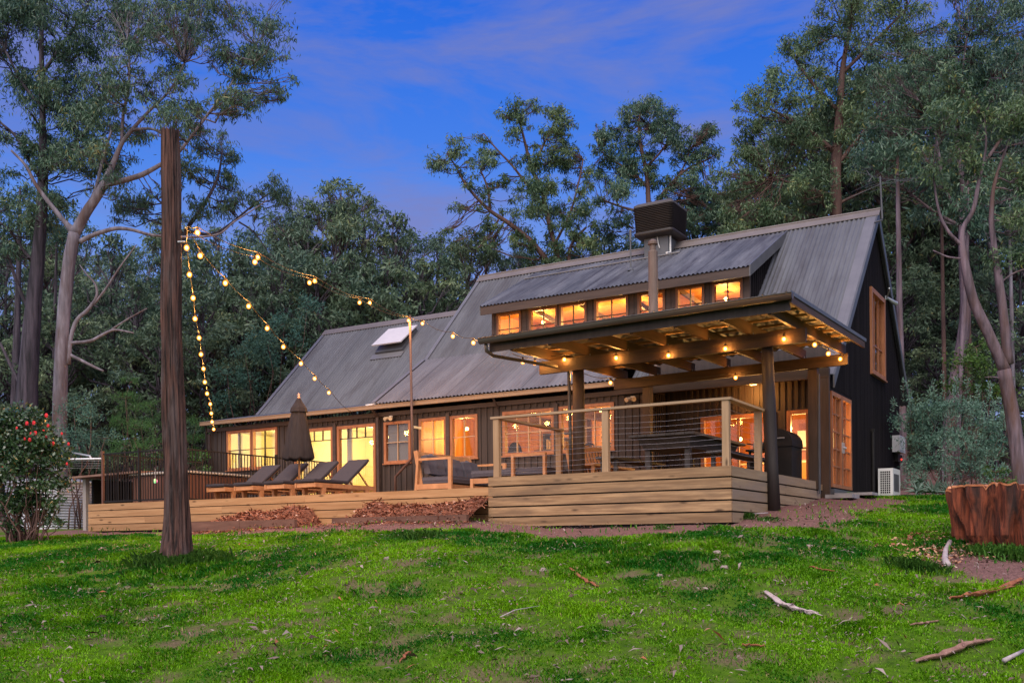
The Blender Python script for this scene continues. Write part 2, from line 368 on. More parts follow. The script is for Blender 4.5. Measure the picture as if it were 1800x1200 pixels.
def ground(x, y, fine=True):
    x = np.asarray(x, float); y = np.asarray(y, float); sh = x.shape; x = x.ravel(); y = y.ravel(); z = np.zeros(len(x))
    for i in range(0, len(x), 40000):
        r = np.hypot(x[i:i + 40000, None] - _GC[None, :, 0], y[i:i + 40000, None] - _GC[None, :, 1]); z[i:i + 40000] = _phi(r) @ _W[:_n] + _W[_n]
    d = np.hypot(x + 14, y - 22); z = np.clip(z, -2, 9); z = z + np.clip(d - 34, 0, 400) ** 1.0 * .10 * (y * .857 - x * .516 > 30)
    if fine: z = z + (fbm(x * .55, y * .55, 3) - .5) * .16 * np.clip((19 - (y * .857 - x * .516)) / 3, 0, 1) + (fbm(x * 2.3 + 50, y * 2.3, 2) - .5) * .05
    return z.reshape(sh)
def gz(x, y): return float(ground(np.array([x]), np.array([y]))[0])
def bare(x, y):      # 0 grass .. 1 bare earth
    x = np.asarray(x, float); y = np.asarray(y, float)
    n = fbm(x * .8 + 3, y * .8 + 7, 4); n2 = fbm(x * 2.6, y * 2.6, 3)
    edge = (n2 - .5) * .9
    strip = np.clip((y + edge * .8 - np.interp(x, (-20, -15.5, -13, -9, -6), (14.5, 14.2, 13.75, 14.1, 14.5))) / .35, 0, 1) * (x > -24) * (x < -3.2) * (y < 24)
    side = np.clip(((-3.6 + (y - 17) * .03) - x + edge * 1.3) / .5, 0, 1) * np.clip((y - 15.4) / .4, 0, 1) * (y < 23.2)
    right = np.where(x < -5.6, strip, np.minimum(strip, side))
    spk = np.clip((fbm(x * 4.2 + 61, y * 4.2 + 13, 3) - .545) * 7, 0, 1) * .62
    patch = np.clip((n + (n2 - .5) * .30 - .715) / .09, 0, 1) * .62
    mound = np.clip(1.15 - np.hypot((x + 1.25) / 1.05, (y - 14.6) / .9) + edge * .4, 0, .3) / .3
    forest = np.clip((y * .857 - x * .516 - 27) / 3, 0, 1)
    return np.clip(np.maximum.reduce([right, patch, spk, forest, mound]), 0, 1)
def build_ground():
    def axis(lo, a, b, hi, step):
        f = np.arange(a, b + 1e-6, step); g = [a]; s = step
        while g[-1] > lo: s *= 1.25; g.append(g[-1] - s)
        h = [b]; s = step
        while h[-1] < hi: s *= 1.25; h.append(h[-1] + s)
        return np.concatenate([np.array(g[1:])[::-1], f, np.array(h[1:])])
    xs = axis(-320, -27, 4, 320, .12); ys = axis(-40, 3, 24, 420, .12)
    X, Y = np.meshgrid(xs, ys); Z = ground(X, Y); B = bare(X, Y)
    Z = Z - B * .02
    nx, ny = len(xs), len(ys); V = np.stack([X.ravel(), Y.ravel(), Z.ravel()], 1).astype(np.float32)
    i = np.arange(nx - 1); j = np.arange(ny - 1); I, J = np.meshgrid(i, j); a = (J * nx + I).ravel()
    Fq = np.stack([a, a + 1, a + 1 + nx, a + nx], 1).astype(np.int32)
    me = bpy.data.meshes.new('ground'); me.vertices.add(len(V)); me.vertices.foreach_set('co', V.ravel()); me.loops.add(Fq.size); me.loops.foreach_set('vertex_index', Fq.ravel())
    me.polygons.add(len(Fq)); me.polygons.foreach_set('loop_start', np.arange(0, Fq.size, 4, dtype=np.int32))
    at_ = me.attributes.new('bare', 'FLOAT', 'POINT'); at_.data.foreach_set('value', B.ravel().astype(np.float32)); me.update(calc_edges=True)
    m = bpy.data.materials.new('lawn_and_earth'); m.use_nodes = True; nt = m.node_tree; N = nt.nodes.new; L = nt.links.new; b = nt.nodes['Principled BSDF']; b.inputs['Roughness'].default_value = .95; b.inputs['Specular IOR Level'].default_value = .1
    tc = N('ShaderNodeTexCoord')
    def noise(s, d=6, r=.65):
        z = N('ShaderNodeTexNoise'); z.inputs['Scale'].default_value = s; z.inputs['Detail'].default_value = d; z.inputs['Roughness'].default_value = r; L(tc.outputs['Object'], z.inputs['Vector']); return z
    def ramp(z, a, c, p0=.3, p1=.7):
        r = N('ShaderNodeValToRGB'); L(z.outputs['Fac'], r.inputs[0]); r.color_ramp.elements[0].color = a + (1,); r.color_ramp.elements[1].color = c + (1,); r.color_ramp.elements[0].position = p0; r.color_ramp.elements[1].position = p1; return r
    n1 = noise(9); n2 = noise(34)
    g = ramp(n1, (.035, .085, .006), (.09, .18, .008)); s = ramp(n2, (.085, .046, .042), (.27, .15, .135))
    bt = N('ShaderNodeAttribute'); bt.attribute_name = 'bare'
    mx = N('ShaderNodeMix'); mx.data_type = 'RGBA'; L(bt.outputs['Fac'], mx.inputs['Factor']); L(g.outputs[0], mx.inputs['A']); L(s.outputs[0], mx.inputs['B'])
    L(mx.outputs['Result'], b.inputs['Base Color'])
    bp = N('ShaderNodeBump'); bp.inputs['Strength'].default_value = .7; bp.inputs['Distance'].default_value = .03; L(n2.outputs['Fac'], bp.inputs['Height']); L(bp.outputs[0], b.inputs['Normal'])
    o = link(me, 'ground', m, smooth=True); tag(o, 'sloping lawn and bare earth in front of the house', kind='structure')
build_ground()

def in_rect(x, y, r): return (x > r[0]) & (x < r[1]) & (y > r[2]) & (y < r[3])
DECKS = [(-10.5, -5.35, 16.15, 24), (-22.5, -10, 16.35, 24), (-24, -5.6, 22, 32)]
def build_grass():
    rng = np.random.default_rng(3)
    n = 680000
    ang = rng.uniform(-.62, .62, n); r = 8.0 + rng.random(n) ** 1.2 * 18
    fx, fy = _f[0], _f[1]; rx, ry = _r[0], _r[1]
    x = (fx * np.cos(ang) + rx * np.sin(ang)) * r; y = (fy * np.cos(ang) + ry * np.sin(ang)) * r
    x2 = rng.uniform(-4.9, 4, 60000); y2 = rng.uniform(17, 30, 60000)      # strip of lawn beside the gable
    x = np.concatenate([x, x2]); y = np.concatenate([y, y2])
    keep = np.ones(len(x), bool)
    for d in DECKS: keep &= ~in_rect(x, y, d)
    B = bare(x, y); clump = fbm(x * 3.1 + 5, y * 3.1, 3)
    keep &= (rng.random(len(x)) > B * .985) & (rng.random(len(x)) < np.clip((clump - .28) * 3.2, .12, 1))
    x, y, clump = x[keep], y[keep], clump[keep]; n = len(x)
    z = ground(x, y) - .01
    dist = np.hypot(x, y)
    lush = fbm(x * .9 + 31, y * .9 + 11, 3)
    tall = np.clip((fbm(x * 1.3 + 91, y * 1.3, 3) - .52) * 5, 0, 1)
    pole = np.exp(-(np.hypot(x + 11.9, y - 10.3) / .75) ** 2)
    h = (.030 + .022 * rng.random(n) + .035 * tall + .09 * pole * rng.random(n)) * (.7 + .5 * clump) * np.clip(dist / 13, .85, 1.3)
    w = (.004 + .0042 * rng.random(n)) * np.clip(dist / 11, .9, 1.6)
    a = rng.uniform(0, 2 * math.pi, n); ln = rng.uniform(.1, 1.0, n)
    dx, dy = np.cos(a), np.sin(a)
    base = np.stack([x, y, z], 1); sd = np.stack([-dy, dx, 0 * x], 1) * w[:, None]
    mid = base + np.stack([dx * h * ln * .35, dy * h * ln * .35, h * .6], 1); tip = base + np.stack([dx * h * ln, dy * h * ln, h * (1.05 - .35 * ln)], 1)
    V = np.stack([base - sd, base + sd, mid + sd * .8, tip, mid - sd * .8], 1).reshape(-1, 3)
    tint = np.clip(.22 + 2.5 * (lush - .44) + rng.normal(0, .16, n), 0, .9); dry = rng.random(n) < .035; tint = np.where(dry, 1.0, tint)
    o = polys_np('grass', V, 5, leaf_mat('grass_blades', (.018, .165, .006), (.235, .52, .006), (.42, .36, .14), .6, .42), tint)
    tag(o, 'short bright green lawn grass with thin patches', 'grass', kind='stuff')
    # fallen gum leaves and bark flakes
    n = 27000
    ang = rng.uniform(-.62, .62, n); r = 8.0 + rng.random(n) ** 1.0 * 12.5
    x = (fx * np.cos(ang) + rx * np.sin(ang)) * r; y = (fy * np.cos(ang) + ry * np.sin(ang)) * r
    keep = np.ones(n, bool)
    for d in DECKS: keep &= ~in_rect(x, y, d)
    keep &= rng.random(n) < np.clip((fbm(x * 1.1 + 70, y * 1.1 + 20, 3) - .36) * 4, .12, 1)
    x, y = x[keep], y[keep]; n = len(x); z = ground(x, y) + rng.uniform(.018, .06, n)
    a = rng.uniform(0, 2 * math.pi, n); L = rng.uniform(.016, .075, n) * np.where(rng.random(n) < .1, 2.0, 1); w = L * rng.uniform(.05, .15, n)
    d = np.stack([np.cos(a), np.sin(a), rng.normal(0, .3, n)], 1); s = np.stack([-np.sin(a), np.cos(a), rng.normal(0, .5, n)], 1) * w[:, None]; b = np.stack([x, y, z], 1); up = np.array([0, 0, 1.])
    bend = (L * rng.uniform(0, .3, n))[:, None] * up
    V = np.stack([b, b + d * L[:, None] * .4 + s + bend, b + d * L[:, None], b + d * L[:, None] * .4 - s + bend], 1).reshape(-1, 3)
    o = polys_np('leaf_litter', V, 4, leaf_mat('litter_leaves', (.085, .048, .036), (.38, .30, .275), (.36, .13, .06), .7, 0), np.clip(rng.normal(.42, .28, n), 0, 1))
    tag(o, 'fallen pale gum leaves and bark flakes scattered over the lawn', 'leaf litter', kind='stuff')
build_grass()

# ------------------------------------------------------------------ house
house = thing('house', (-14, 22, 2.5), 'dark timber A-frame house with corrugated iron roof and glowing windows', 'house')
RY, RZ = 27.38, 9.96               # main ridge
def corr(m, A, B, C, Dd, pitch, amp, sub=5, phase=0.0):   # A-B along the eave, Dd-C along the ridge
    A, B, C, Dd = (np.array(p, float) for p in (A, B, C, Dd))
    n = max(4, int(np.linalg.norm(B - A) / pitch * sub)); nrm = np.cross(B - A, Dd - A); nrm /= np.linalg.norm(nrm)
    t = np.linspace(0, 1, n + 1)[:, None]; off = np.sin(np.linspace(0, 2 * math.pi * n / sub, n + 1) + phase)[:, None] * amp * nrm
    lo = A + (B - A) * t + off; hi = Dd + (C - Dd) * t + off
    lap = 0.5; mid = lo + (hi - lo) * lap
    V = np.concatenate([lo, hi]); k = n + 1
    return m.add(V, [(i, i + 1, k + i + 1, k + i) for i in range(n)])
def strip_between(holes, u0, u1): pass
def wall_panel(m, axis, c, u0, u1, z0, ztop, holes, th=.12, out=-1, rib=None, ribw=.04, ribd=.025):
    """upright wall on the plane axis=c; holes are (u0,u1,z0,z1); ztop is a number or a function of u; out is the outward sign"""
    zt = ztop if callable(ztop) else (lambda u: ztop)
    def put(a, b, za, zb0, zb1, d0, d1):
        lo, hi = sorted((d0, d1))
        if axis == 'Y': Aq = [(a, lo, za), (b, lo, za), (b, hi, za), (a, hi, za)]; Bq = [(a, lo, zb0), (b, lo, zb1), (b, hi, zb1), (a, hi, zb0)]
        else: Aq = [(lo, a, za), (hi, a, za), (hi, b, za), (lo, b, za)]; Bq = [(lo, a, zb0), (hi, a, zb0), (hi, b, zb1), (lo, b, zb1)]
        m.hexa(Aq, Bq)
    cuts = sorted({u0, u1, *[h[0] for h in holes], *[h[1] for h in holes]}); cuts = [u for u in cuts if u0 <= u <= u1]
    inner = c - out * th
    for a, b in zip(cuts[:-1], cuts[1:]):
        mid = (a + b) / 2; hs = sorted([h for h in holes if h[0] < mid < h[1]], key=lambda h: h[2]); z = z0
        for h in hs:
            if h[2] > z + 1e-4: put(a, b, z, h[2], h[2], c, inner)
            z = h[3]
        if zt(mid) > z: put(a, b, z, zt(a), zt(b), c, inner)
    if rib:
        u = u0 + rib / 2
        while u < u1 - ribw:
            a, b = u - ribw / 2, u + ribw / 2
            hs = sorted([h for h in holes if h[0] - .07 < u < h[1] + .07], key=lambda h: h[2]); z = z0 + .01
            for h in hs:
                if h[2] - .07 > z: put(a, b, z, h[2] - .07, h[2] - .07, c + out * ribd, c + out * .0005 * 0 - out * .004)
                z = h[3] + .07
            if zt(u) - .02 > z: put(a, b, z, zt(a) - .02, zt(b) - .02, c + out * ribd, c - out * .004)
            u += rib
def window(parent, axis, c, u0, u1, z0, z1, cols, rows, out=-1, fr=.055, mun=.022, proud=.035, deep=.09, fm=None, mm=None, blind=None, row_at=None, name='window', sill=True):
    fm = fm or CEDAR; m = MB()
    def bx(mb, a, b, za, zb, d0, d1):
        lo, hi = sorted((c + out * d0, c + out * d1))
        mb.box(a, b, lo, hi, za, zb) if axis == 'Y' else mb.box(lo, hi, a, b, za, zb)
    bx(m, u0 - .02, u0 + fr, z0 - .02, z1 + .02, proud, -deep); bx(m, u1 - fr, u1 + .02, z0 - .02, z1 + .02, proud, -deep)
    bx(m, u0 + fr, u1 - fr, z1 - fr, z1 + .02, proud - .003, -deep); bx(m, u0 + fr, u1 - fr, z0 - .02, z0 + fr * .8, proud - .003, -deep)
    if sill: bx(m, u0 - .05, u1 + .05, z0 - .055, z0 - .021, proud + .03, -.02)
    f = m.build(name, fm, parent)
    mb = MB(); W = u1 - u0 - 2 * fr; Hh = z1 - z0 - 2 * fr
    for i in range(1, cols):
        u = u0 + fr + W * i / cols; bx(mb, u - mun / 2, u + mun / 2, z0 + fr * .8, z1 - fr, .004, -.045)
    for z in (row_at or [z0 + fr + Hh * j / rows for j in range(1, rows)]): bx(mb, u0 + fr, u1 - fr, z - mun / 2, z + mun / 2, .001, -.042)
    if mb.n: mb.build('glazing_bars', mm or CEDAR, f)
    g = MB(); bx(g, u0 + fr, u1 - fr, z0 + fr * .8, z1 - fr, -.018, -.023); g.build('pane', GLASS, f)
    if blind:
        b = MB(); bx(b, u0 + fr, u1 - fr, z0 + fr * .8, z1 - fr, -.06, -.065); b.build('blind', blind, f)
    return f
MUN_D = mat('dark_glazing_bar', (.05, .035, .03), (.07, .05, .04), (4, 4, 4), .6)
MUN_L = mat('pale_glazing_bar', (.42, .27, .17), (.5, .33, .2), (4, 4, 4), .6)
FLOOR_Z = 2.70
WIN_FRONT = [(-23.51, -21.47, 3.85, 5.0), (-20.75, -19.33, 2.95, 4.86), (-19.14, -17.80, 2.95, 4.86), (-17.47, -16.60, 3.77, 4.86), (-16.28, -15.43, 3.78, 4.87), (-15.27, -14.45, 3.78, 4.87), (-13.65, -12.20, 3.78, 4.86), (-12.02, -10.56, 3.78, 4.87)]
m = MB(); wall_panel(m, 'Y', 22.3, -24.25, -9.7, 2.2, 5.12, WIN_FRONT, .14, -1, .185, .045, .028); m.build('front_wall', CLAD, house)
m = MB()
for x in (-24.25, -19.235, -17.64, -15.35, -12.11, -9.78): m.box(x - .055, x + .055, 22.235, 22.2715, 2.3, 4.98)
m.box(-24.3, -9.7, 22.225, 22.2715, 5.035, 5.15); m.build('cover_boards', FASCIA, house)
k = WIN_FRONT
f = window(house, 'Y', 22.3, k[0][0], (k[0][0] + k[0][1]) / 2, k[0][2], k[0][3], 2, 2, mm=MUN_D); window(house, 'Y', 22.3, (k[0][0] + k[0][1]) / 2 + .021, k[0][1], k[0][2], k[0][3], 2, 2, mm=MUN_D)
for q in (1, 2):
    w = window(house, 'Y', 22.3, *k[q], 1, 1, mm=MUN_D, row_at=[4.52], fr=.06)
    mb = MB()
    for i in range(1, 4):
        u = k[q][0] + .06 + (k[q][1] - k[q][0] - .12) * i / 4; mb.box(u - .012, u + .012, 22.298, 22.34, 4.53, 4.80)
    mb.build('transom_bars', MUN_D, w)
BLIND = mat('grey_blind', (.17, .15, .14), (.2, .18, .17), (2, 2, 40), .8)
window(house, 'Y', 22.3, *k[3], 2, 2, blind=BLIND, mm=MUN_L); window(house, 'Y', 22.3, *k[4], 2, 2, mm=MUN_L); window(house, 'Y', 22.3, *k[5], 2, 2, mm=MUN_L)
window(house, 'Y', 22.3, *k[6], 4, 2, mm=MUN_L); window(house, 'Y', 22.3, *k[7], 3, 2, mm=MUN_L)
# end walls and back
def zmain(y): return RZ - .06 - abs(RY - y) * 1.015
def zmain_l(y): return zmain(y) if y > 24.28 else 6.76 - (24.28 - y) * .63
GH = [(22.77, 24.65, 2.70, 4.81), (26.82, 28.46, 5.77, 7.9)]
m = MB(); wall_panel(m, 'X', -5.58, 22.4, 30.6, 2.3, zmain, GH, .14, 1, .095, .045, .02); m.build('gable_wall', CLAD_GABLE, house)
m = MB(); m.box(-5.61, -5.53, 22.35, 30.65, 2.2, 2.45); m.box(-5.61, -5.49, 22.7, 24.75, 2.455, 2.66); m.build('plinth', GREY_MET, house)
m = MB(); wall_panel(m, 'X', -17.5, 22.5, 30.6, 2.3, zmain_l, [], .12, -1); m.build('inner_gable', CLAD_GABLE, house)
def zwing(y): return 8.94 - (RY - y) * .973 if y < RY else 8.94 - (y - RY) * .973
m = MB(); wall_panel(m, 'X', -24.2, 22.45, 30.4, 2.2, lambda y: min(zwing(y), 5.66 + 0 * y) if y < 24 else zwing(y), [], .12, -1, .185, .045, .025); m.build('left_wall', CLAD, house)
m = MB(); m.box(-24.2, -5.7, 30.5, 30.62, 2.2, 6.0); m.build('back_wall', CLAD, house)
# French doors and tall window in the gable
for a, b in ((22.80, 23.71), (23.735, 24.62)):
    d = window(house, 'X', -5.58, a, b, 2.72, 4.78, 2, 5, out=1, fr=.07, mun=.03, name='door', sill=False)
    mb = MB(); h = b - .06 if a < 23 else a + .06
    mb.ball((-5.50, h, 3.62), .028); mb.box(-5.545, -5.52, h - .015, h + .015, 3.5, 3.74)
    mb.build('handle', GALV, d)
w = window(house, 'X', -5.58, 26.82, 28.46, 5.77, 7.9, 3, 2, out=1, fr=.10, mun=.03, row_at=[6.52], proud=.07, deep=.12)
# roofs
m = MB()
corr(m, (-7.9, 22.62, 5.13), (-5.45, 22.62, 5.13), (-5.45, RY, RZ), (-7.9, RY, RZ), .115, .020)
corr(m, (-17.57, 24.28, 6.82), (-15.28, 24.28, 6.82), (-15.28, RY, RZ), (-17.57, RY, RZ), .115, .020)
corr(m, (-15.28, 24.28, 6.82), (-7.9, 24.28, 6.82), (-7.9, 24.39, 6.93), (-15.28, 24.39, 6.93), .115, .020)
corr(m, (-10.4, 22.62, 5.13), (-7.9, 22.62, 5.13), (-7.9, 24.28, 6.82), (-10.4, 24.28, 6.82), .115, .020)
roof = m.build('roof', ROOF, house, True)
m = MB(); corr(m, (-17.57, 31.6, 5.45), (-5.45, 31.6, 5.45), (-5.45, RY, RZ), (-17.57, RY, RZ), .115, .020); m.build('roof', ROOF, house, True)
m = MB(); corr(m, (-17.60, 21.93, 5.36), (-10.35, 21.93, 5.36), (-10.35, 24.33, 6.90), (-17.60, 24.33, 6.90), .115, .020); m.build('roof', ROOF_SKIRT, house, True)
m = MB()
corr(m, (-24.0, 23.95, 5.67), (-17.5, 23.95, 5.67), (-17.5, RY, 9.0), (-24.0, RY, 9.0), .115, .020); corr(m, (-24.2, 21.93, 5.31), (-17.5, 21.93, 5.31), (-17.5, 24.0, 5.71), (-24.2, 24.0, 5.71), .115, .020)
corr(m, (-24.0, 31, 5.45), (-17.5, 31, 5.45), (-17.5, RY, 9.0), (-24.0, RY, 9.0), .115, .020)
wing = m.build('roof', ROOF, house, True)
m = MB()    # lap joints and screw lines on the sheets
def on_main(y): return RZ - (RY - y) * 1.015
m = MB(); m.hexa([(-7.85, 23.35, on_main(23.35) + .016), (-5.6, 23.35, on_main(23.35) + .016), (-5.6, 23.27, on_main(23.27) + .016), (-7.85, 23.27, on_main(23.27) + .016)], [(-7.85, 23.35, on_main(23.35) + .024), (-5.6, 23.35, on_main(23.35) + .024), (-5.6, 23.27, on_main(23.27) + .024), (-7.85, 23.27, on_main(23.27) + .024)]); m.build('sheet_lap', TRIM_MET, roof)
m = MB()
for s in (-1, 1): m.hexa([(-17.62, RY, RZ + .035), (-5.40, RY, RZ + .035), (-5.40, RY + s * .2, RZ - .165), (-17.62, RY + s * .2, RZ - .165)], [(-17.62, RY, RZ + .05), (-5.40, RY, RZ + .05), (-5.40, RY + s * .2, RZ - .150), (-17.62, RY + s * .2, RZ - .150)])
m.tube([(-17.62, RY, RZ + .045), (-5.40, RY, RZ + .045)], .035, 8); m.build('ridge_cap', RIDGE_M, roof)
m = MB()
for s in (-1, 1): m.hexa([(-24.05, RY, 9.035), (-17.6, RY, 9.035), (-17.6, RY + s * .2, 8.84), (-24.05, RY + s * .2, 8.84)], [(-24.05, RY, 9.05), (-17.6, RY, 9.05), (-17.6, RY + s * .2, 8.855), (-24.05, RY + s * .2, 8.855)])
m.build('ridge_cap', RIDGE_M, wing)
# barge boards (right gable) and rake flashings
m = MB()
m.bar((-5.44, 22.55, 5.0), (-5.44, RY, 9.84), .04, .25, (1, 0, 0)); m.v[-1] = m.v[-1]
m = MB()
def rake(mb, x, th, y0, z0, y1, z1, drop, lift=.03):
    mb.hexa([(x, y0, z0 + lift), (x + th, y0, z0 + lift), (x + th, y0, z0 - drop), (x, y0, z0 - drop)], [(x, y1, z1 + lift), (x + th, y1, z1 + lift), (x + th, y1, z1 - drop), (x, y1, z1 - drop)])
rake(m, -5.47, .035, 22.58, 5.09, RY, RZ, .26); m.build('bargeboard', GREY_MET, house); m = MB(); rake(m, -5.47, .035, 31.62, 5.42, RY, RZ, .26); m.build('bargeboard', GREY_MET, house)
m = MB()
def flash(mb, x0, x1, y0, z0, y1, z1): mb.hexa([(x0, y0, z0 + .018), (x1, y0, z0 + .018), (x1, y1, z1 + .018), (x0, y1, z1 + .018)], [(x0, y0, z0 + .026), (x1, y0, z0 + .026), (x1, y1, z1 + .026), (x0, y1, z1 + .026)])
flash(m, -5.72, -5.43, 22.6, 5.11, RY, RZ); m.build('rake_flashing', TRIM_MET, house); m = MB(); flash(m, -17.62, -17.5, 24.3, 6.84, RY, RZ); m.build('rake_flashing', TRIM_MET, house)
m = MB(); flash(m, -17.66, -17.52, 21.95, 5.385, 24.3, 6.895); flash(m, -13.02, -12.98, 22.0, 5.415, 23.9, 6.64); flash(m, -10.6, -10.36, 22.0, 5.415, 24.2, 6.83); m.build('skirt_flashing', ROOF_SKIRT, house)
m = MB(); flash(m, -24.05, -23.92, 24.0, 5.72, RY, 9.0); m.build('wing_flashing', TRIM_MET, house)
m = MB(); m.hexa([(-17.9, 22.0, 5.33), (-17.5, 22.0, 5.33), (-17.5, 23.2, 5.57), (-17.75, 23.2, 5.57)], [(-17.9, 22.0, 5.37), (-17.5, 22.0, 5.39), (-17.5, 23.2, 5.63), (-17.75, 23.2, 5.61)]); m.build('valley_flashing', mat('bright_zinc', (.6, .6, .64), (.66, .66, .7), (2, 2, 2), .35), house)
# gutters, downpipes
m = MB()
def gutter(mb, x0, x1, y, z, w=.12, h=.10):
    mb.box(x0, x1, y - w, y - w + .012, z - h, z); mb.box(x0, x1, y - w + .0121, y, z - h, z - h + .012); mb.box(x0, x0 + .012, y - w + .0121, y, z - h + .0121, z - .01); mb.tube([(x0, y - w, z), (x1, y - w, z)], .012, 6)
gutter(m, -24.3, -10.35, 22.04, 5.31); m.build('gutter', GUTTER_T, house)
m = MB(); m.tube([(-17.64, 21.98, 5.2), (-17.64, 22.19, 5.02), (-17.62, 22.19, 2.62)], .045, 10); m.build('downpipe', FASCIA, house); m = MB(); m.tube([(-13.75, 21.98, 5.19), (-13.75, 22.2, 4.95)], .03, 8); m.build('downpipe', FASCIA, house)
m = MB(); m.tube([(-24.22, 22.1, 5.2), (-24.22, 22.16, 2.6)], .035, 8); m.build('downpipe', BLACK_M, house); m = MB(); m.tube([(-5.5, 26.7, 4.28), (-5.5, 26.7, 2.55)], .04, 8); m.box(-5.54, -5.46, 26.66, 26.74, 4.25, 4.33); m.build('downpipe', BLACK_M, house)
m = MB(); m.box(-10.35, -9.45, 22.05, 22.09, 5.02, 5.30); m.build('fascia', BEAM, house)
# dormer
dorm = bpy.data.objects.new('dormer', None); dorm.location = (-11.6, 24.4, 6.95); col.objects.link(dorm); attach(dorm, house); dorm.location = Vector((-11.6, 24.4, 6.95)) - wloc(house)
def zd(y): return 8.13 + (y - 24.0) * .512
m = MB(); corr(m, (-15.42, 23.97, 8.12), (-7.74, 23.97, 8.12), (-7.74, 27.34, zd(27.34)), (-15.42, 27.34, zd(27.34)), .115, .020); m.build('roof', ROOF_DORMER, dorm, True)
m = MB(); m.box(-15.42, -7.74, 24.0, 24.035, 7.88, 8.10); m.build('fascia', FASCIA, dorm)
m = MB(); rake(m, -7.76, .03, 23.99, 8.12, 27.3, zd(27.3), .24, .03); m.build('bargeboard', GREY_MET, dorm); m = MB(); rake(m, -15.44, .03, 23.99, 8.12, 27.3, zd(27.3), .24, .03); m.build('bargeboard', GREY_MET, dorm)
DW = [(-15.1, -14.35), (-14.06, -13.21), (-13.12, -12.33), (-12.06, -11.12), (-10.82, -10.10), (-9.77, -9.05), (-8.81, -8.07)]
m = MB(); wall_panel(m, 'Y', 24.4, -15.3, -7.88, 6.9, 8.24, [(a, b, 7.06, 7.93) for a, b in DW], .12, -1, .17, .03, .015); m.build('front_wall', FASCIA, dorm)
for x, o in ((-7.9, 1), (-15.3, -1)):
    m = MB(); wall_panel(m, 'X', x, 24.42, 27.2, 6.0, lambda y: zd(y) - .05, [], .08, o, .16, .035, .02); m.build('cheek', CLAD_GABLE, dorm)
m = MB(); m.tube([(-15.42, 26.45, zd(26.45) + .04), (-10.9, 26.55, zd(26.55) + .05), (-10.55, 26.6, zd(26.6) + .05)], .022, 8); m.build('conduit', TRIM_MET, dorm)
for a, b in DW: window(house, 'Y', 24.4, a, b, 7.06, 7.93, 2, 2, fr=.045, mm=MUN_D, fm=mat('dark_red_frame', (.16, .07, .04), (.22, .10, .055), (6, 6, 3), .6), row_at=[7.49], sill=False)
# open skylight on the left wing
b_ = .973
def pw(x, y, up=0): n = np.array((0, -b_, 1)) / math.hypot(1, b_); return np.array((x, y, 9 - (RY - y) * b_)) + n * up
m = MB()
m.hexa([pw(-20.66, 26.75, .02), pw(-19.58, 26.75, .02), pw(-19.58, 25.95, .02), pw(-20.66, 25.95, .02)], [pw(-20.66, 26.75, .16), pw(-19.58, 26.75, .16), pw(-19.58, 25.95, .10), pw(-20.66, 25.95, .10)])
sk = m.build('skylight', GREY_MET, house)
m = MB(); m.hexa([pw(-20.70, 26.80, .165), pw(-19.54, 26.80, .165), pw(-19.54, 26.0, .30), pw(-20.70, 26.0, .30)], [pw(-20.70, 26.80, .20), pw(-19.54, 26.80, .20), pw(-19.54, 26.0, .34), pw(-20.70, 26.0, .34)]); m.build('raised_sash', mat('pale_skylight', (.60, .56, .58), (.68, .64, .66), (2, 2, 2), .3), sk)
m = MB(); m.hexa([pw(-20.75, 25.93, .015), pw(-19.5, 25.93, .015), pw(-19.5, 25.75, .02), pw(-20.75, 25.75, .02)], [pw(-20.75, 25.93, .05), pw(-19.5, 25.93, .05), pw(-19.5, 25.75, .035), pw(-20.75, 25.75, .035)]); m.build('apron_flashing', TRIM_MET, sk)
# flue, vent pipes
m = MB(); m.lathe((-9.77, 22.9, 5.0), [(.115, .4), (.115, 3.5), (.105, 3.52), (.075, 3.54), (.075, 3.66), (.12, 3.68), (.12, 3.74), (.05, 3.80)], 14); m.build('flue', mat('rusty_flue', (.10, .065, .05), (.19, .14, .12), (5, 5, 1.2), .6, .1), roof)
m = MB(); m.lathe((-9.9, 28.0, 9.2), [(.17, 0), (.17, .55), (.20, .56), (.20, .72), (.15, .80), (.02, .82)], 14); m.build('round_vent', mat('brown_vent', (.12, .07, .06), (.3, .26, .26), (1, 1, 6), .5), roof)
m = MB(); m.tube([(-11.53, 25.5, 8.75), (-11.53, 25.5, 9.75)], .022, 8); m.tube([(-11.53, 25.5, 9.7), (-11.53, 25.5, 10.0)], .035, 8); m.lathe((-11.53, 25.5, 8.88), [(.12, 0), (.05, .08), (.03, .1)], 10); m.build('vent_pipe', GREY_MET, roof)
# recessed porch on the right, behind the pergola
m = MB(); m.box(-9.85, -9.73, 22.45, 23.5, 2.3, 5.2)
u = -9.66
REC = [(-8.80, -7.0, 2.80, 4.50), (-6.72, -5.86, 2.80, 4.50)]
wall_panel(m, 'Y', 23.5, -9.72, -5.75, 2.3, 5.2, REC, .12, -1, .15, .05, .03)
y = 22.55
while y < 23.45: m.box(-9.73, -9.69, y, y + .05, 2.8, 5.1); y += .13
m.build('porch_wall', CLAD, house)
m = MB(); m.box(-9.7, -5.75, 22.45, 23.5, 5.2, 5.26); m.build('porch_ceiling', TIMBER_IN, house)
m = MB(); m.box(-9.7, -5.5, 22.34, 22.46, 5.03, 5.24); m.build('porch_beam', BEAM, house)
m = MB(); m.box(-9.45, -5.52, 22.36, 22.44, 5.243, 5.72); m.build('porch_header', DARK_WOOD, house)
m = MB(); m.box(-5.72, -5.5, 22.33, 22.43, 2.3, 5.02); m.build('porch_post', POST_W, house)
window(house, 'Y', 23.5, *REC[0], 4, 1, mm=CEDAR, fr=.07, mun=.05); window(house, 'Y', 23.5, *REC[1], 2, 2, mm=CEDAR, fr=.07, mun=.04)
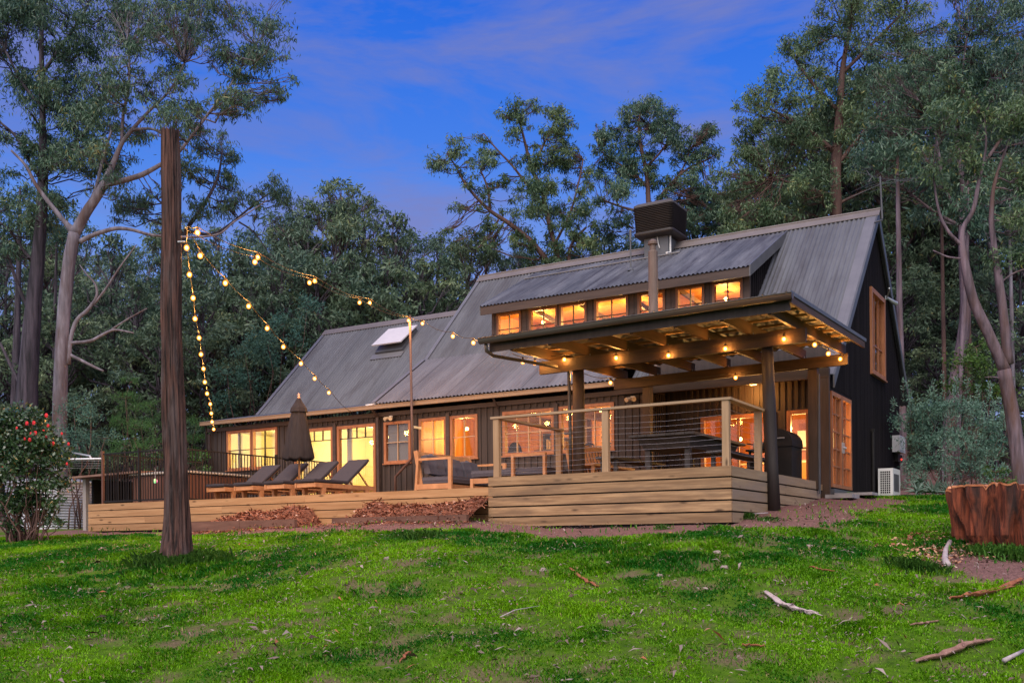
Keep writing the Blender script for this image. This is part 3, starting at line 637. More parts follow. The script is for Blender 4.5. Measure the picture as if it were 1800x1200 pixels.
# rooms seen through the windows
def room(name, x0, x1, y0, y1, z0, z1, wm, cm=None, t=.05, right=True):
    m = MB(); m.box(x0 - t, x1 + t, y1, y1 + t, z0, z1); m.box(x0 - t, x0, y0, y1 - .001, z0, z1); (m.box(x1, x1 + t, y0, y1 - .001, z0, z1) if right else 0); o = m.build(name, wm, house)
    m = MB(); m.box(x0, x1, y0, y1, z0 - t, z0 - .001); m.build('room_floor', FLOOR_IN, house)
    m = MB(); m.box(x0, x1, y0, y1, z1 + .001, z1 + t); m.build('room_ceiling', cm or wm, house); return o
room('room_wall', -24.05, -20.95, 22.46, 25.0, FLOOR_Z, 5.1, CREAM); room('room_wall', -20.85, -17.7, 22.46, 25.6, FLOOR_Z, 5.1, CREAM)
room('room_wall', -17.4, -16.45, 22.46, 23.4, FLOOR_Z, 5.1, CREAM); room('room_wall', -16.38, -9.95, 22.46, 26.2, FLOOR_Z, 5.1, TIMBER_IN)
room('room_wall', -9.65, -5.8, 23.66, 27.2, FLOOR_Z, 5.1, TIMBER_RED, right=False); room('room_wall', -15.2, -8.0, 24.54, 26.9, 6.95, 8.02, TIMBER_IN)
room('room_wall', -7.9, -5.78, 26.3, 29.0, 5.6, 8.0, TIMBER_RED, right=False)
# things standing inside, glimpsed through the glass
m = MB(); m.box(-14.9, -10.6, 26.02, 26.19, 4.2, 4.26); m.box(-14.4, -14.3, 22.6, 26.1, 4.9, 5.08); m.box(-12.6, -12.5, 22.6, 26.1, 4.9, 5.08); m.box(-11.0, -10.9, 22.6, 26.1, 4.9, 5.08); m.box(-13.2, -13.1, 25.9, 26.15, 2.7, 5.05); m.box(-11.6, -11.5, 25.9, 26.15, 2.7, 5.05); m.build('room_beams', BEAM_Y, house)
m = MB()
for x in (-14.0, -12.6, -11.2, -9.8): m.bar((x, 24.6, 7.95), (x + .9, 26.85, 7.2), .07, .12)
m.build('loft_braces', BEAM_Y, house)

# ------------------------------------------------------------------ upper deck with railing
deck = thing('raised_deck', (-8, 16.3, 1.8), 'raised pine sleeper deck with wire balustrade under the pergola', 'deck')
def boards_x(mb, x0, x1, y, zs, th=.05, cuts=()):
    for i, (za, zb) in enumerate(zs):
        cs = [x0] + [c for c in cuts[i % len(cuts)] if x0 < c < x1] + [x1] if cuts else [x0, x1]
        for a, b in zip(cs[:-1], cs[1:]): mb.box(a + .0015, b - .0015, y, y + th, za, zb)
def levels(top, n, pitch=.1905, gap=.027): return [(top - (i + 1) * pitch + gap, top - i * pitch) for i in range(n)]
LV = levels(2.765, 5)
m = MB(); boards_x(m, -10.30, -5.585, 16.25, LV, .05, [(), ()]); m.build('front_cladding', PINE_X, deck)
m = MB()
for i, (za, zb) in enumerate(LV):
    y1 = (21.9, 21.9, 21.9, 20.2, 18.2)[i]
    m.box(-5.635, -5.585, 16.302, 18.42, za, zb); 
    if y1 > 18.5: m.box(-5.635, -5.585, 18.43, y1, za, zb)
m.build('side_cladding', PINE_Y, deck); m = MB()
for i, (za, zb) in enumerate(LV): m.box(-10.30, -10.25, 16.302, 19.0, za, zb)
m.build('side_cladding', PINE_Y, deck)
m = MB(); m.box(-10.24, -5.65, 16.31, 22.2, 1.7, 2.60); m.build('subframe', BLACK_M, deck)
m = MB(); y = 16.32
while y < 23.4: m.box(-10.24 if y < 22.3 else -9.7, -5.65, y, y + .135, 2.61, 2.735); y += .14
m.build('decking', PINE_X, deck)
def rpost(x, y, z1=3.855): 
    m = MB(); m.box(x - .06, x + .06, y - .045, y + .045, 2.60, z1); return m.build('railing_post', PINE_Z, deck)
for x in (-10.16, -7.90, -5.70): rpost(x, 16.355)
rpost(-10.16, 18.80); rpost(-5.70, 18.05)
m = MB(); m.box(-10.27, -5.60, 16.29, 16.42, 3.857, 3.90); m.build('handrail', RAIL_WOOD, deck)
m = MB(); m.box(-10.23, -10.09, 16.425, 18.9, 3.857, 3.895); m.build('handrail', RAIL_WOOD, deck); m = MB(); m.box(-5.77, -5.60, 16.425, 18.12, 3.857, 3.895); m.build('handrail', mat('side_rail_pine', (.38, .24, .12), (.52, .36, .20), (9, 1, 9), .7, .2, island=.1), deck)
m = MB()
for i in range(10):
    z = 2.84 + i * .098
    def sagw(p, q):
        p, q = np.array(p), np.array(q); t = np.linspace(0, 1, 5)[:, None]; P = p + (q - p) * t; P[:, 2] -= .012 * np.sin(t[:, 0] * math.pi) * (1 + i % 3); return P
    m.tube(sagw((-10.16, 16.37, z), (-7.9, 16.37, z)), .0021, 5); m.tube(sagw((-7.9, 16.37, z), (-5.7, 16.37, z)), .0021, 5)
    m.tube(sagw((-5.7, 16.37, z), (-5.7, 18.05, z)), .0021, 5); m.tube(sagw((-10.16, 16.37, z), (-10.16, 18.8, z)), .0021, 5)
m.build('balustrade_wire', WIRE, deck)
m = MB(); m.box(-5.5, -4.95, 21.95, 22.65, 2.42, 2.50); m.box(-5.55, -4.7, 22.7, 23.3, 2.50, 2.56); tag(m.build('step', mat('grey_stone_step', (.22, .21, .21), (.34, .32, .33), (4, 4, 4), .8, .3)), 'flat grey stone steps between the deck end and the gable doors', 'step')

# lower deck
lo = thing('lower_deck', (-16.5, 16.5, 1.9), 'long low timber deck in front of the left half of the house', 'deck')
m = MB(); boards_x(m, -22.3, -10.26, 16.5, levels(2.60, 4, .172, .017), .05, [(-19.2, -15.1), (-17.6, -12.2), (-20.2, -18.9, -14.2), (-18.2, -12.9)]); m.build('front_cladding', mat('warm_pine_sleeper', (.32, .17, .072), (.46, .275, .135), (.9, 14, 14), .75, .25, island=.13, knots=.4), lo)
m = MB(); m.box(-22.28, -10.3, 16.56, 22.2, 1.8, 2.45); m.build('subframe', BLACK_M, lo)
m = MB(); y = 16.56
while y < 22.2: m.box(-22.3, -10.28, y, y + .135, 2.46, 2.585); y += .14
m.build('decking', PINE_X, lo)

# ------------------------------------------------------------------ pergola
perg = thing('pergola', (-7.5, 18.2, 2.1), 'flat roofed timber pergola on log posts over the dining deck', 'pergola')
def tz(x): return (x + 7.5) * .0135          # the whole roof falls slightly to the left
def zr(x, y): return 5.415 + tz(x) + (y - 16.3) * .026
def tilt_bar(m, x0, x1, y0, y1, d0, d1):       # a bar following the roof plane; d = height below the roof
    P = lambda x, y, d: (x, y, zr(x, y) - d)
    m.hexa([P(x0, y0, d1), P(x1, y0, d1), P(x1, y1, d1), P(x0, y1, d1)], [P(x0, y0, d0), P(x1, y0, d0), P(x1, y1, d0), P(x0, y1, d0)])
m = MB()
corr(m, (-10.42, 16.30, zr(-10.42, 16.3) + .03), (-4.62, 16.30, zr(-4.62, 16.3) + .03), (-4.62, 21.75, zr(-4.62, 21.75) + .03), (-10.42, 21.75, zr(-10.42, 21.75) + .03), .19, .022, 8)
m.build('roof', mat('zinc_decking', (.10, .10, .11), (.15, .15, .16), (1, 1, 1), .5), perg, True)
m = MB()
for y in np.arange(16.75, 21.7, .62): tilt_bar(m, -10.40, -4.64, y, y + .07, .000, .042)
m.build('batten', mat('roof_batten', (.30, .17, .075), (.44, .27, .13), (1.2, 8, 8), .65, .15, island=.15), perg)
RX = np.linspace(-9.95, -5.02, 7)
for x in RX:
    m = MB(); tilt_bar(m, x - .03, x + .03, 16.56, 21.72, .045, .235); m.build('rafter', BEAM_Y, perg)
m = MB(); P = lambda y, d: (zr(-4.66, y) - d)
m.hexa([(-4.66, 16.42, P(16.42, .12)), (-4.62, 16.42, P(16.42, .12)), (-4.62, 21.75, P(21.75, .13)), (-4.66, 21.75, P(21.75, .13))], [(-4.66, 16.42, P(16.42, -.02)), (-4.62, 16.42, P(16.42, -.02)), (-4.62, 21.75, P(21.75, -.02)), (-4.66, 21.75, P(21.75, -.02))])
m.build('side_fascia', BEAM_Y, perg)
m = MB(); m.hexa([(-4.613, 16.3, P(16.3, .0)), (-4.60, 16.3, P(16.3, 0)), (-4.60, 21.8, P(21.8, 0)), (-4.613, 21.8, P(21.8, 0))], [(-4.66, 16.3, P(16.3, -.065)), (-4.60, 16.3, P(16.3, -.065)), (-4.60, 21.8, P(21.8, -.065)), (-4.66, 21.8, P(21.8, -.065))]); m.build('edge_flashing', GREY_MET, perg)
m = MB(); tilt_bar(m, -10.40, -4.67, 16.50, 16.54, .02, .22); m.build('front_fascia', DARK_WOOD, perg)
m = MB()
n = 10; X0, X1 = -10.52, -4.58; V = []
for x in (X0, X1):
    for i in range(n + 1):
        a = math.pi * i / n; V.append((x, 16.42 - .075 + .075 * math.cos(a + math.pi) * -1 * -1, zr(x, 16.3) + .02 - .10 * math.sin(a)))
m.add(V, [(i, i + 1, n + 1 + i + 1, n + 1 + i) for i in range(n)] + [tuple(range(n + 1))] + [tuple(range(n + 1, 2 * n + 2))[::-1]])
m.tube([(X0, 16.27, zr(X0, 16.3) + .02), (X1, 16.27, zr(X1, 16.3) + .02)], .012, 6)
m.build('gutter', GUTTER_D, perg, True)
def beam_x(x0, x1, y, za, zb, th=.09):
    m = MB(); m.hexa([(x0, y, za + tz(x0)), (x1, y, za + tz(x1)), (x1, y + th, za + tz(x1)), (x0, y + th, za + tz(x0))], [(x0, y, zb + tz(x0)), (x1, y, zb + tz(x1)), (x1, y + th, zb + tz(x1)), (x0, y + th, zb + tz(x0))]); return m
beam_x(-10.20, -4.84, 18.06, 4.97, 5.222).build('beam', BEAM, perg); beam_x(-10.15, -4.90, 21.46, 5.08, 5.305).build('beam', BEAM, perg)
def logpost(pts, rads, name='post', mt=None):
    m = MB(); m.tube(pts, rads, 12, wob=.05); return m.build(name, mt or POST_W, perg, True)
logpost([(-9.44, 18.28, 2.4), (-9.43, 18.28, 4.0), (-9.43, 18.28, 5.2)], [.125, .12, .115])
logpost([(-5.50, 18.30, 2.05), (-5.53, 18.29, 2.9), (-5.55, 18.26, 3.8), (-5.58, 18.24, 5.15)], [.125, .115, .12, .105], mt=DARK_WOOD)
m = MB(); m.box(-9.48, -9.30, 21.55, 21.73, 2.6, 5.30); m.build('post', POST_W, perg)
m = MB(); m.box(-5.74, -5.55, 21.555, 21.72, 2.6, 5.33); m.build('post', POST_W, perg)
m = MB(); m.box(-5.545, -5.515, 21.60, 21.66, 2.5, 5.0); m.build('drain_pipe', GREY_MET, perg)
m = MB(); g0 = zr(-10.4, 16.3); m.tube([(-10.42, 16.4, g0 - .05), (-10.42, 16.42, g0 - .2), (-10.38, 16.6, g0 - .27), (-9.75, 18.2, g0 - .33), (-9.62, 18.24, g0 - .40), (-9.60, 18.24, 3.6), (-9.60, 18.24, 2.78)], .035, 8); m.build('downpipe', GUTTER_D, perg, True)
m = MB()
for x in RX[1:-1]:
    for yy in (18.11, 21.5): m.tube([(x + .05, yy, zr(x, yy) - .28), (x + .05, yy, zr(x, yy) - .2)], .008, 5)
m.build('bolt', GALV, perg)

# ------------------------------------------------------------------ festoon lights
def chain(pixels, A, B, n_wire=6):
    """bulb places along a cable from A to B: each on the vertical plane through the two ends"""
    A, B = np.array(A, float), np.array(B, float); dx, dy = B[0] - A[0], B[1] - A[1]; out = []
    for px, py in pixels:
        d = ray(px, py); t = (A[0] * dy - A[1] * dx) / (d[0] * dy - d[1] * dx); out.append(CP + d * t)
    return out
pole_D = 16.0
pole_base = at(311, 986, pole_D)
def string(label, name, pts, bulbs, w=50.0, group='festoon strings of warm bulbs'):
    root = thing('string_light', pts[0], label, 'string lights', group)
    m = MB(); m.tube(pts, .007, 5); m.build('cable', CABLE, root)
    for b in bulbs:
        m = MB(); m.ball(np.array(b) - (0, 0, .055), .046, 14, 10, (1, 1, 1.1)); o = m.build('bulb', AMBER, root, True)
        m = MB(); m.ball(np.array(b) - (0, 0, .055), .027, 10, 6, (1, 1, 1.1)); m.build('filament', BULB, o, True)
        m = MB(); m.lathe(np.array(b) + (0, 0, -.02), [(.018, 0), (.02, .05), (.008, .065)], 8); m.build('socket', BLACK_M, o)
        if w: lamp('bulb_light', np.array(b) - (0, 0, .055), w, parent=root, r=.07)
    return root
def wire_pts(A, bulbs, B):
    K = [np.array(A, float)] + [np.array(b, float) + (0, 0, .04) for b in bulbs] + [np.array(B, float)]; P = []
    for a, b in zip(K[:-1], K[1:]):
        L = np.linalg.norm(b - a)
        for t in (0, .25, .5, .75): q = a + (b - a) * t; q = q - np.array([0, 0, L * .03 * math.sin(math.pi * t)]); P.append(q)
    return P + [K[-1]]
PA = at(329, 398, pole_D - .02)
S1 = [(328, 429.6), (333, 477), (339.4, 518.5), (342.8, 555), (349.9, 589), (353.3, 618), (357.6, 643.5), (360, 667), (364, 687.5), (369.6, 706), (371.5, 722.5), (372.8, 737.4), (375.6, 750.6)]
E1 = on_y(378, 756, 21.9); b1 = chain(S1, at(322, 398, pole_D), on_y(382, 756, 21.9)); string('string of warm bulbs dropping from the tall log pole to the far left gutter corner', 'a', wire_pts(PA, b1, E1), b1)
S2 = [(352, 443.5), (396, 492), (437, 533), (469.5, 572), (498, 605), (529, 634.5), (553, 661), (578, 686)]
E2 = on_y(622, 726, 22.1); b2 = chain(S2, PA, E2); string('string of warm bulbs sloping from the log pole to the fascia above the umbrella', 'b', wire_pts(PA, b2, E2), b2)
E3 = on_y(720.5, 556, 21.8)
S3 = [(347, 403), (453, 447), (553, 489), (650, 528)]; S4 = [(448, 455), (544, 492), (632, 527.5)]
b3 = chain(S3, at(318, 388, pole_D), E3 + (.05, 0, .05)); b4 = chain(S4, at(326, 404, pole_D - .15), E3)
S5 = [(718, 559.5), (742.5, 564.5), (796, 586.5), (832, 597.5)]; E5 = np.array((-10.45, 16.6, 5.35)); b5 = chain(S5, E3 - (.08, 0, 0), E5)
string('upper string of bulbs from the log pole over the steel pole to the pergola', 'c', wire_pts(PA, b3, E3) + wire_pts(E3, b5[1:], E5)[1:], b3 + b5[1:])
string('lower string of bulbs ending at the top of the thin steel pole', 'd', wire_pts(PA - (0, 0, .05), b4, b5[0] + (0, 0, .04)), b4 + b5[:1])
pb = [on_y(992, 627, 18.02), on_y(1083, 624, 18.02), on_y(1175, 619.5, 18.02), on_y(1275, 607.5, 18.02), on_y(1378, 590.5, 18.02), on_x(1432, 600.5, -4.98), on_x(1456, 616.5, -4.98), on_x(1477, 626, -4.98)]
pb2 = [on_x(919, 631, -10.15), on_x(940, 633, -10.15), on_y(1009, 651, 18.4), on_y(1073, 668, 20.6), on_y(1293, 659, 21.40)]
string('string of warm bulbs along the front beam and right side of the pergola', 'e', wire_pts(pb[0] + (-.3, 0, .05), pb, pb[-1] + (0, .3, .05)), pb, 26.0)
string('string of warm bulbs along the left side and back beam of the pergola', 'f', wire_pts(pb2[0] + (0, -.4, .05), pb2, pb2[-1] + (.4, 0, .05)), pb2, 24.0)
# tall log pole
pole = thing('log_pole', pole_base, 'tall bare weathered log pole standing on the lawn', 'pole')
top = at(297, 229, pole_D + .05)
m = MB(); q = [pole_base + (0, 0, -.25), pole_base + (0, 0, .0), pole_base + (0, 0, .35)]; rr = [.34, .28, .225]
for t in np.linspace(.1, 1, 16): q.append(pole_base + (top - pole_base) * t + np.array([math.sin(t * 9) * .012, math.cos(t * 7) * .012, 0])); rr.append(.20 - .062 * t + .006 * math.sin(t * 23))
m.tube(q, rr, 30)
# stringy ridges: the radius varies round the log and slowly along it
V_ = m.v[0]; nn_ = 30
BIG = MB(); kk = 90; qq = np.array(q); ts = np.linspace(0, len(q) - 1, kk); C_ = np.stack([np.interp(ts, np.arange(len(q)), qq[:, i]) for i in range(3)], 1); R_ = np.interp(ts, np.arange(len(q)), rr); na = 96; ang_ = np.arange(na) * 2 * math.pi / na
VV = []
for i in range(kk):
    h_ = C_[i, 2]; rid = (vnoise(ang_ * 7.6 + .35 * math.sin(h_ * 1.3), np.full(na, h_ * .55)) - .5) * .20 + (vnoise(ang_ * 15.3, np.full(na, h_ * 1.6 + 40)) - .5) * .10 + (vnoise(ang_ * 2.2 + 9, np.full(na, h_ * 1.1)) - .5) * .07
    rad_ = R_[i] * (1 + rid - .05); VV.append(np.stack([C_[i, 0] + rad_ * np.cos(ang_), C_[i, 1] + rad_ * np.sin(ang_), np.full(na, h_) + (rid * .3 if i == kk - 1 else 0)], 1))
BIG.add(np.concatenate(VV), [(i * na + j, i * na + (j + 1) % na, (i + 1) * na + (j + 1) % na, (i + 1) * na + j) for i in range(kk - 1) for j in range(na)] + [tuple((kk - 1) * na + j for j in range(na))]); m = BIG
BARK = mat('stringy_brown_bark', (.010, .006, .006), (.135, .064, .050), (22, 22, 1.3), .95, 1.0, 9, dirt=(.10, .07, .068), dirt_scale=(6, 6, 1.3), bumpdist=.04, ramp=(.38, .66))
m.build('trunk', BARK, pole)
m = MB(); m.tube([PA - (.06, 0, .02), PA], .012, 6); m.tube([PA - (.1, .1, .25), PA - (-.01, .05, .25)], .012, 6); m.build('hook', GALV, pole)
# steel pole with bracket and wall pipe
stp = thing('steel_pole', (E3[0], 21.9, 2.6), 'thin rusty steel pole fixed to the front wall carrying the lights', 'pole')
zb = on_y(719.5, 805, 21.8)[2]; k2 = on_y(695, 838, 21.95); k3 = on_y(695, 864, 21.95)
m = MB(); m.tube([E3 + (0, 0, .03), (E3[0] + .03, 21.82, 4.2), (E3[0] + .02, 21.82, zb + .03), (E3[0] - .02, 21.84, zb - .03), k2 + (.04, 0, .04), k2, (k2[0], 21.95, 2.58)], .034, 10); m.build('pole', mat('rust_brown_steel', (.075, .04, .034), (.13, .075, .06), (6, 6, 1.5), .6), stp, True)
m = MB(); m.box(E3[0] - .02, E3[0] + .06, 21.855, 22.19, 4.6, 4.66); m.build('bracket', GALV, stp)

# ------------------------------------------------------------------ loungers, umbrella
def make_lounger(x0, x1, y0):
    r = thing('sun_lounger', ((x0 + x1) / 2, y0 + 1.1, 2.6), '', 'sun lounger', 'sun loungers in a row on the lower deck')
    m = MB(); m.box(x0, x0 + .045, y0, y0 + 2.15, 2.83, 2.93); m.box(x1 - .045, x1, y0, y0 + 2.15, 2.83, 2.93); m.box(x0 + .046, x1 - .046, y0 + .02, y0 + .06, 2.835, 2.925); m.box(x0 + .046, x1 - .046, y0 + 2.08, y0 + 2.12, 2.835, 2.925)
    for i in range(9): m.box(x0 + .046, x1 - .046, y0 + .12 + i * .115, y0 + .19 + i * .115, 2.90, 2.922)
    m.build('frame', TEAK, r)
    for a in (x0 + .035, x1 - .035):
        for b in (y0 + .30, y0 + 1.82):
            m = MB(); m.hexa([(a - .03, b - .035, 2.58), (a + .03, b - .035, 2.58), (a + .03, b + .035, 2.58), (a - .03, b + .035, 2.58)], [(a - .034, b - .07, 2.88), (a + .034, b - .07, 2.88), (a + .034, b + .07, 2.88), (a - .034, b + .07, 2.88)]); m.build('leg', TEAK, r)
    hy, hz = y0 + 1.15, 2.935; ang = math.radians(36)
    def rot(p):
        d = p[1] - hy; h = p[2] - hz; return np.array([p[0], hy + d * math.cos(ang) - h * math.sin(ang), hz + d * math.sin(ang) + h * math.cos(ang)])
    m = MB()
    for a in (x0 + .07, x1 - .11): m.add([rot(p) for p in [(a, hy, hz - .02), (a + .04, hy, hz - .02), (a + .04, hy + .95, hz - .02), (a, hy + .95, hz - .02), (a, hy, hz + .02), (a + .04, hy, hz + .02), (a + .04, hy + .95, hz + .02), (a, hy + .95, hz + .02)]], [(3, 2, 1, 0), (4, 5, 6, 7), (0, 1, 5, 4), (1, 2, 6, 5), (2, 3, 7, 6), (3, 0, 4, 7)])
    e = rot(np.array((0, hy + .55, hz)))
    for a in (x0 + .09, x1 - .09): m.bar((a, e[1], e[2]), (a, y0 + 1.95, 2.93), .03, .03)
    m.build('backrest', TEAK, r)
    m = MB(); m.cushion(x0 - .005, x1 + .005, y0 - .03, hy + .02, 2.935, 3.035, .035); c = m.build('cushion', FABRIC, r, True)
    m = MB(); m.cushion(x0 - .005, x1 + .005, hy + .0, hy + .98, 2.945, 3.045, .035, rot); m.build('back_cushion', FABRIC, r, True)
    return r
LOUNGE = [(-16.18, 'dark cushioned sun lounger nearest the sofa, at the right end of the row'), (-17.12, 'dark cushioned sun lounger just right of the closed umbrella'), (-18.10, 'dark cushioned sun lounger just left of the closed umbrella'), (-19.02, 'dark cushioned sun lounger beside the black pool fence, at the left end of the row')]
proto = make_lounger(LOUNGE[0][0], LOUNGE[0][0] + .62, 17.35); proto['label'] = LOUNGE[0][1]
for x, lb in LOUNGE[1:]: copy_tree(proto, (x - LOUNGE[0][0], 0, 0), None, lb)
ub = (-17.30, 18.72)
um = thing('garden_umbrella', (ub[0], ub[1], 2.6), 'closed dark umbrella with timber pole between the loungers', 'umbrella')
m = MB(); m.tube([(ub[0], ub[1], 2.6), (ub[0], ub[1], 5.1)], .026, 10); m.build('pole', TEAK, um, True)
m = MB(); m.lathe((ub[0], ub[1], 2.585), [(.28, 0), (.28, .05), (.06, .08), (.05, .3)], 16); m.build('base', BLACK_M, um)
m = MB(); n = 24; prof = [(.10, 5.00), (.14, 4.86), (.17, 4.7), (.225, 4.35), (.28, 4.0), (.34, 3.66), (.33, 3.60), (.20, 3.66)]; V = []
for i, (r_, z) in enumerate(prof):
    for j in range(n):
        w = 2 * math.pi * j / n; fold = 1 + (.16 * math.cos(w * 8) + .08 * math.cos(3 * w + 1)) * min(1, i / 3)
        V.append((ub[0] + r_ * fold * math.cos(w), ub[1] + r_ * fold * math.sin(w), z + .03 * math.cos(8 * w) * (i > 4)))
m.add(V, [(i * n + j, i * n + (j + 1) % n, (i + 1) * n + (j + 1) % n, (i + 1) * n + j) for i in range(len(prof) - 1) for j in range(n)]); m.build('canopy', UMBR, um, True)
m = MB(); m.lathe((ub[0], ub[1], 4.80), [(.215, -.03), (.19, .07), (.10, .20), (.05, .30), (.02, .31)], 8); m.build('top_flap', UMBR, um)
m = MB(); m.lathe((ub[0], ub[1], 5.10), [(.03, 0), (.035, .03), (.02, .06), (.03, .09), (.004, .14)], 10); m.build('finial', mat('copper_finial', (.55, .3, .2), (.6, .35, .25), (3, 3, 3), .4), um, True)

# ------------------------------------------------------------------ sofa and daybed
sofa = thing('outdoor_sofa', (-13.6, 20, 2.6), 'timber framed outdoor sofa with slate cushions against the dark wall', 'sofa')
sx0, sx1, sy0, sy1 = -14.05, -13.02, 19.0, 21.4
m = MB()
for y in (sy0, sy1 - .06):
    m.bar((sx0 + .02, y + .03, 2.6), (sx0 + .10, y + .03, 3.48), .06, .07, (0, 1, 0)); m.box(sx1 - .09, sx1, y, y + .06, 2.59, 3.49); m.box(sx0 + .06, sx1 - .091, y + .001, y + .059, 3.44, 3.49); m.box(sx0 + .06, sx1 - .091, y + .003, y + .057, 2.78, 2.90)
m.box(sx1 - .06, sx1 - .01, sy0 + .061, sy1 - .061, 2.75, 2.87); m.box(sx0 + .06, sx0 + .11, sy0 + .061, sy1 - .061, 2.75, 2.87)
m.build('frame', TEAK, sofa)
m = MB(); m.bar((sx0 + .14, sy0 + .1, 2.85), (sx0 - .02, sy0 + .1, 3.68), .10, .05, (0, 1, 0)); m.bar((sx0 + .14, sy1 - .1, 2.85), (sx0 - .02, sy1 - .1, 3.68), .10, .05, (0, 1, 0)); m.bar((sx0 + .0, sy0 + .1, 3.6), (sx0, sy1 - .1, 3.6), .05, .12); m.build('backrest', TEAK, sofa)
m = MB(); m.cushion(sx0 + .12, sx1 - .0, sy0 + .07, sy1 - .07, 2.88, 3.10, .06); m.build('seat_cushion', FABRIC_S, sofa, True)
for i in range(3):
    y = sy0 + .1 + i * .74; m = MB()
    def lean(p, y=y): d = p[2] - 3.08; return np.array([p[0] - d * .28, p[1], p[2] + .0])
    m.cushion(sx0 + .18, sx0 + .42, y, y + .70, 3.08, 3.62 - .03 * i, .09, lean); m.build('back_cushion', FABRIC_S, sofa, True)
day = thing('daybed', (-11.4, 19.2, 2.6), 'low timber daybed with slate pad beside the deck corner post', 'daybed')
dx0, dx1, dy0, dy1 = -12.35, -10.42, 18.75, 19.75
m = MB()
for x in (dx0, dx1 - .07):
    for y in (dy0, dy1 - .07): m.box(x, x + .07, y, y + .07, 2.59, 2.95)
m.box(dx0 + .0711, dx1 - .0711, dy0 + .01, dy0 + .06, 2.84, 2.948); m.box(dx0 + .0711, dx1 - .0711, dy1 - .06, dy1 - .01, 2.84, 2.948); m.build('frame', TEAK, day)
m = MB(); m.box(-11.25, -11.19, 18.66, 18.74, 2.59, 3.42); m.box(-11.189, -10.42, 18.661, 18.739, 3.36, 3.42); m.box(-10.48, -10.42, 18.662, 18.738, 2.59, 3.359); m.build('arm_frame', TEAK, day)
m = MB(); m.cushion(dx0, dx1, dy0 - .02, dy1, 2.95, 3.16, .07); m.build('pad', FABRIC_S, day, True)

# ------------------------------------------------------------------ dining table, benches, barbecue
TBL = mat('grey_weathered_table', (.025, .021, .020), (.06, .052, .05), (9, 1.2, 9), .65, .15, island=.12)
tb = thing('dining_table', (-7.45, 19.2, 2.735), 'big dark outdoor dining table behind the wire balustrade', 'table')
m = MB()
for i in range(7): m.box(-8.10 + i * .187, -8.10 + i * .187 + .18, 17.75, 20.7, 3.50, 3.545)
m.build('tabletop', TBL, tb)
m = MB(); m.hexa([(-7.9, 18.0, 3.28), (-7.0, 18.0, 3.28), (-7.0, 20.45, 3.28), (-7.9, 20.45, 3.28)], [(-8.0, 17.9, 3.497), (-6.9, 17.9, 3.497), (-6.9, 20.55, 3.497), (-8.0, 20.55, 3.497)]); m.build('apron', TBL, tb)
for x in (-7.85, -7.05):
    for y in (18.1, 20.35):
        m = MB(); m.box(x - .05, x + .05, y - .05, y + .05, 2.735, 3.279); m.build('leg', TBL, tb)
def bench(x0, x1, y0, y1, lb):
    r = thing('bench', ((x0 + x1) / 2, (y0 + y1) / 2, 2.735), lb, 'bench', 'benches around the outdoor table')
    m = MB()
    for i in range(3): w = (x1 - x0) / 3; m.box(x0 + i * w, x0 + (i + 1) * w - .01, y0, y1, 3.14, 3.19)
    m.build('seat', TBL, r)
    for x in (x0 + .06, x1 - .06):
        for y in (y0 + .2, y1 - .2): m = MB(); m.box(x - .035, x + .035, y - .035, y + .035, 2.735, 3.139); m.build('leg', TBL, r)
    return r
bench(-8.85, -8.45, 17.85, 20.4, 'dark bench on the left side of the outdoor table'); bench(-6.62, -6.22, 17.9, 20.6, 'dark bench between the table and the right hand balustrade')
sb = thing('slat_bench', (-9.75, 19.6, 2.735), 'timber bench with tall slatted back on the deck behind the log post', 'bench')
m = MB(); m.box(-9.85, -9.30, 18.7, 20.7, 3.10, 3.15); m.build('seat', TEAK, sb)
m = MB()
for y in np.arange(18.75, 20.66, .15): m.bar((-9.80, y, 2.95), (-9.95, y, 3.52), .07, .022, (1, 0, 0))
m.build('back_slats', TEAK, sb)
m = MB(); m.bar((-9.95, 18.66, 3.55), (-9.95, 20.74, 3.55), .05, .10); m.bar((-9.80, 18.72, 2.735), (-9.97, 18.72, 3.62), .06, .05); m.bar((-9.80, 20.68, 2.735), (-9.97, 20.68, 3.62), .06, .05); m.box(-9.38, -9.32, 18.72, 18.78, 2.735, 3.099); m.box(-9.38, -9.32, 20.62, 20.68, 2.735, 3.099); m.build('frame', TEAK, sb)
bbq = thing('barbecue', (-6.1, 21.2, 2.735), 'black hooded barbecue on the deck by the corner posts', 'barbecue')
m = MB(); m.box(-6.42, -5.86, 20.75, 21.5, 2.78, 3.45); m.build('cabinet', BLACK_M, bbq)
m = MB(); n = 10; V = []
for y in (20.72, 21.52):
    V += [(-6.44, y, 3.455)] + [(-6.14 - .30 * math.cos(math.pi * i / n), y, 3.52 + .30 * math.sin(math.pi * i / n)) for i in range(n + 1)] + [(-5.84, y, 3.455)]
k_ = n + 3; m.add(V, [(i, i + 1, k_ + i + 1, k_ + i) for i in range(k_ - 1)] + [tuple(range(k_)), tuple(range(k_, 2 * k_))[::-1]]); m.build('hood', BLACK_M, bbq)
m = MB(); m.box(-6.85, -6.43, 20.85, 21.4, 3.40, 3.44); m.box(-6.80, -6.76, 20.9, 20.94, 2.735, 3.399); m.build('side_shelf', BLACK_M, bbq)
m = MB(); m.tube([(-6.3, 20.66, 3.62), (-5.98, 20.66, 3.62)], .014, 6); m.build('handle', GALV, bbq)
pl = thing('side_burner', (-6.65, 21.1, 3.44), 'small steel trivet and pot on the barbecue side shelf', 'pot')
m = MB(); m.lathe((-6.65, 21.1, 3.442), [(.10, 0), (.12, .02), (.12, .14), (.10, .16)], 14); m.build('pot', GALV, pl, True); m = MB(); m.tube([(-6.77, 21.1, 3.56), (-6.9, 21.05, 3.58)], .012, 6); m.build('handle', BLACK_M, pl)
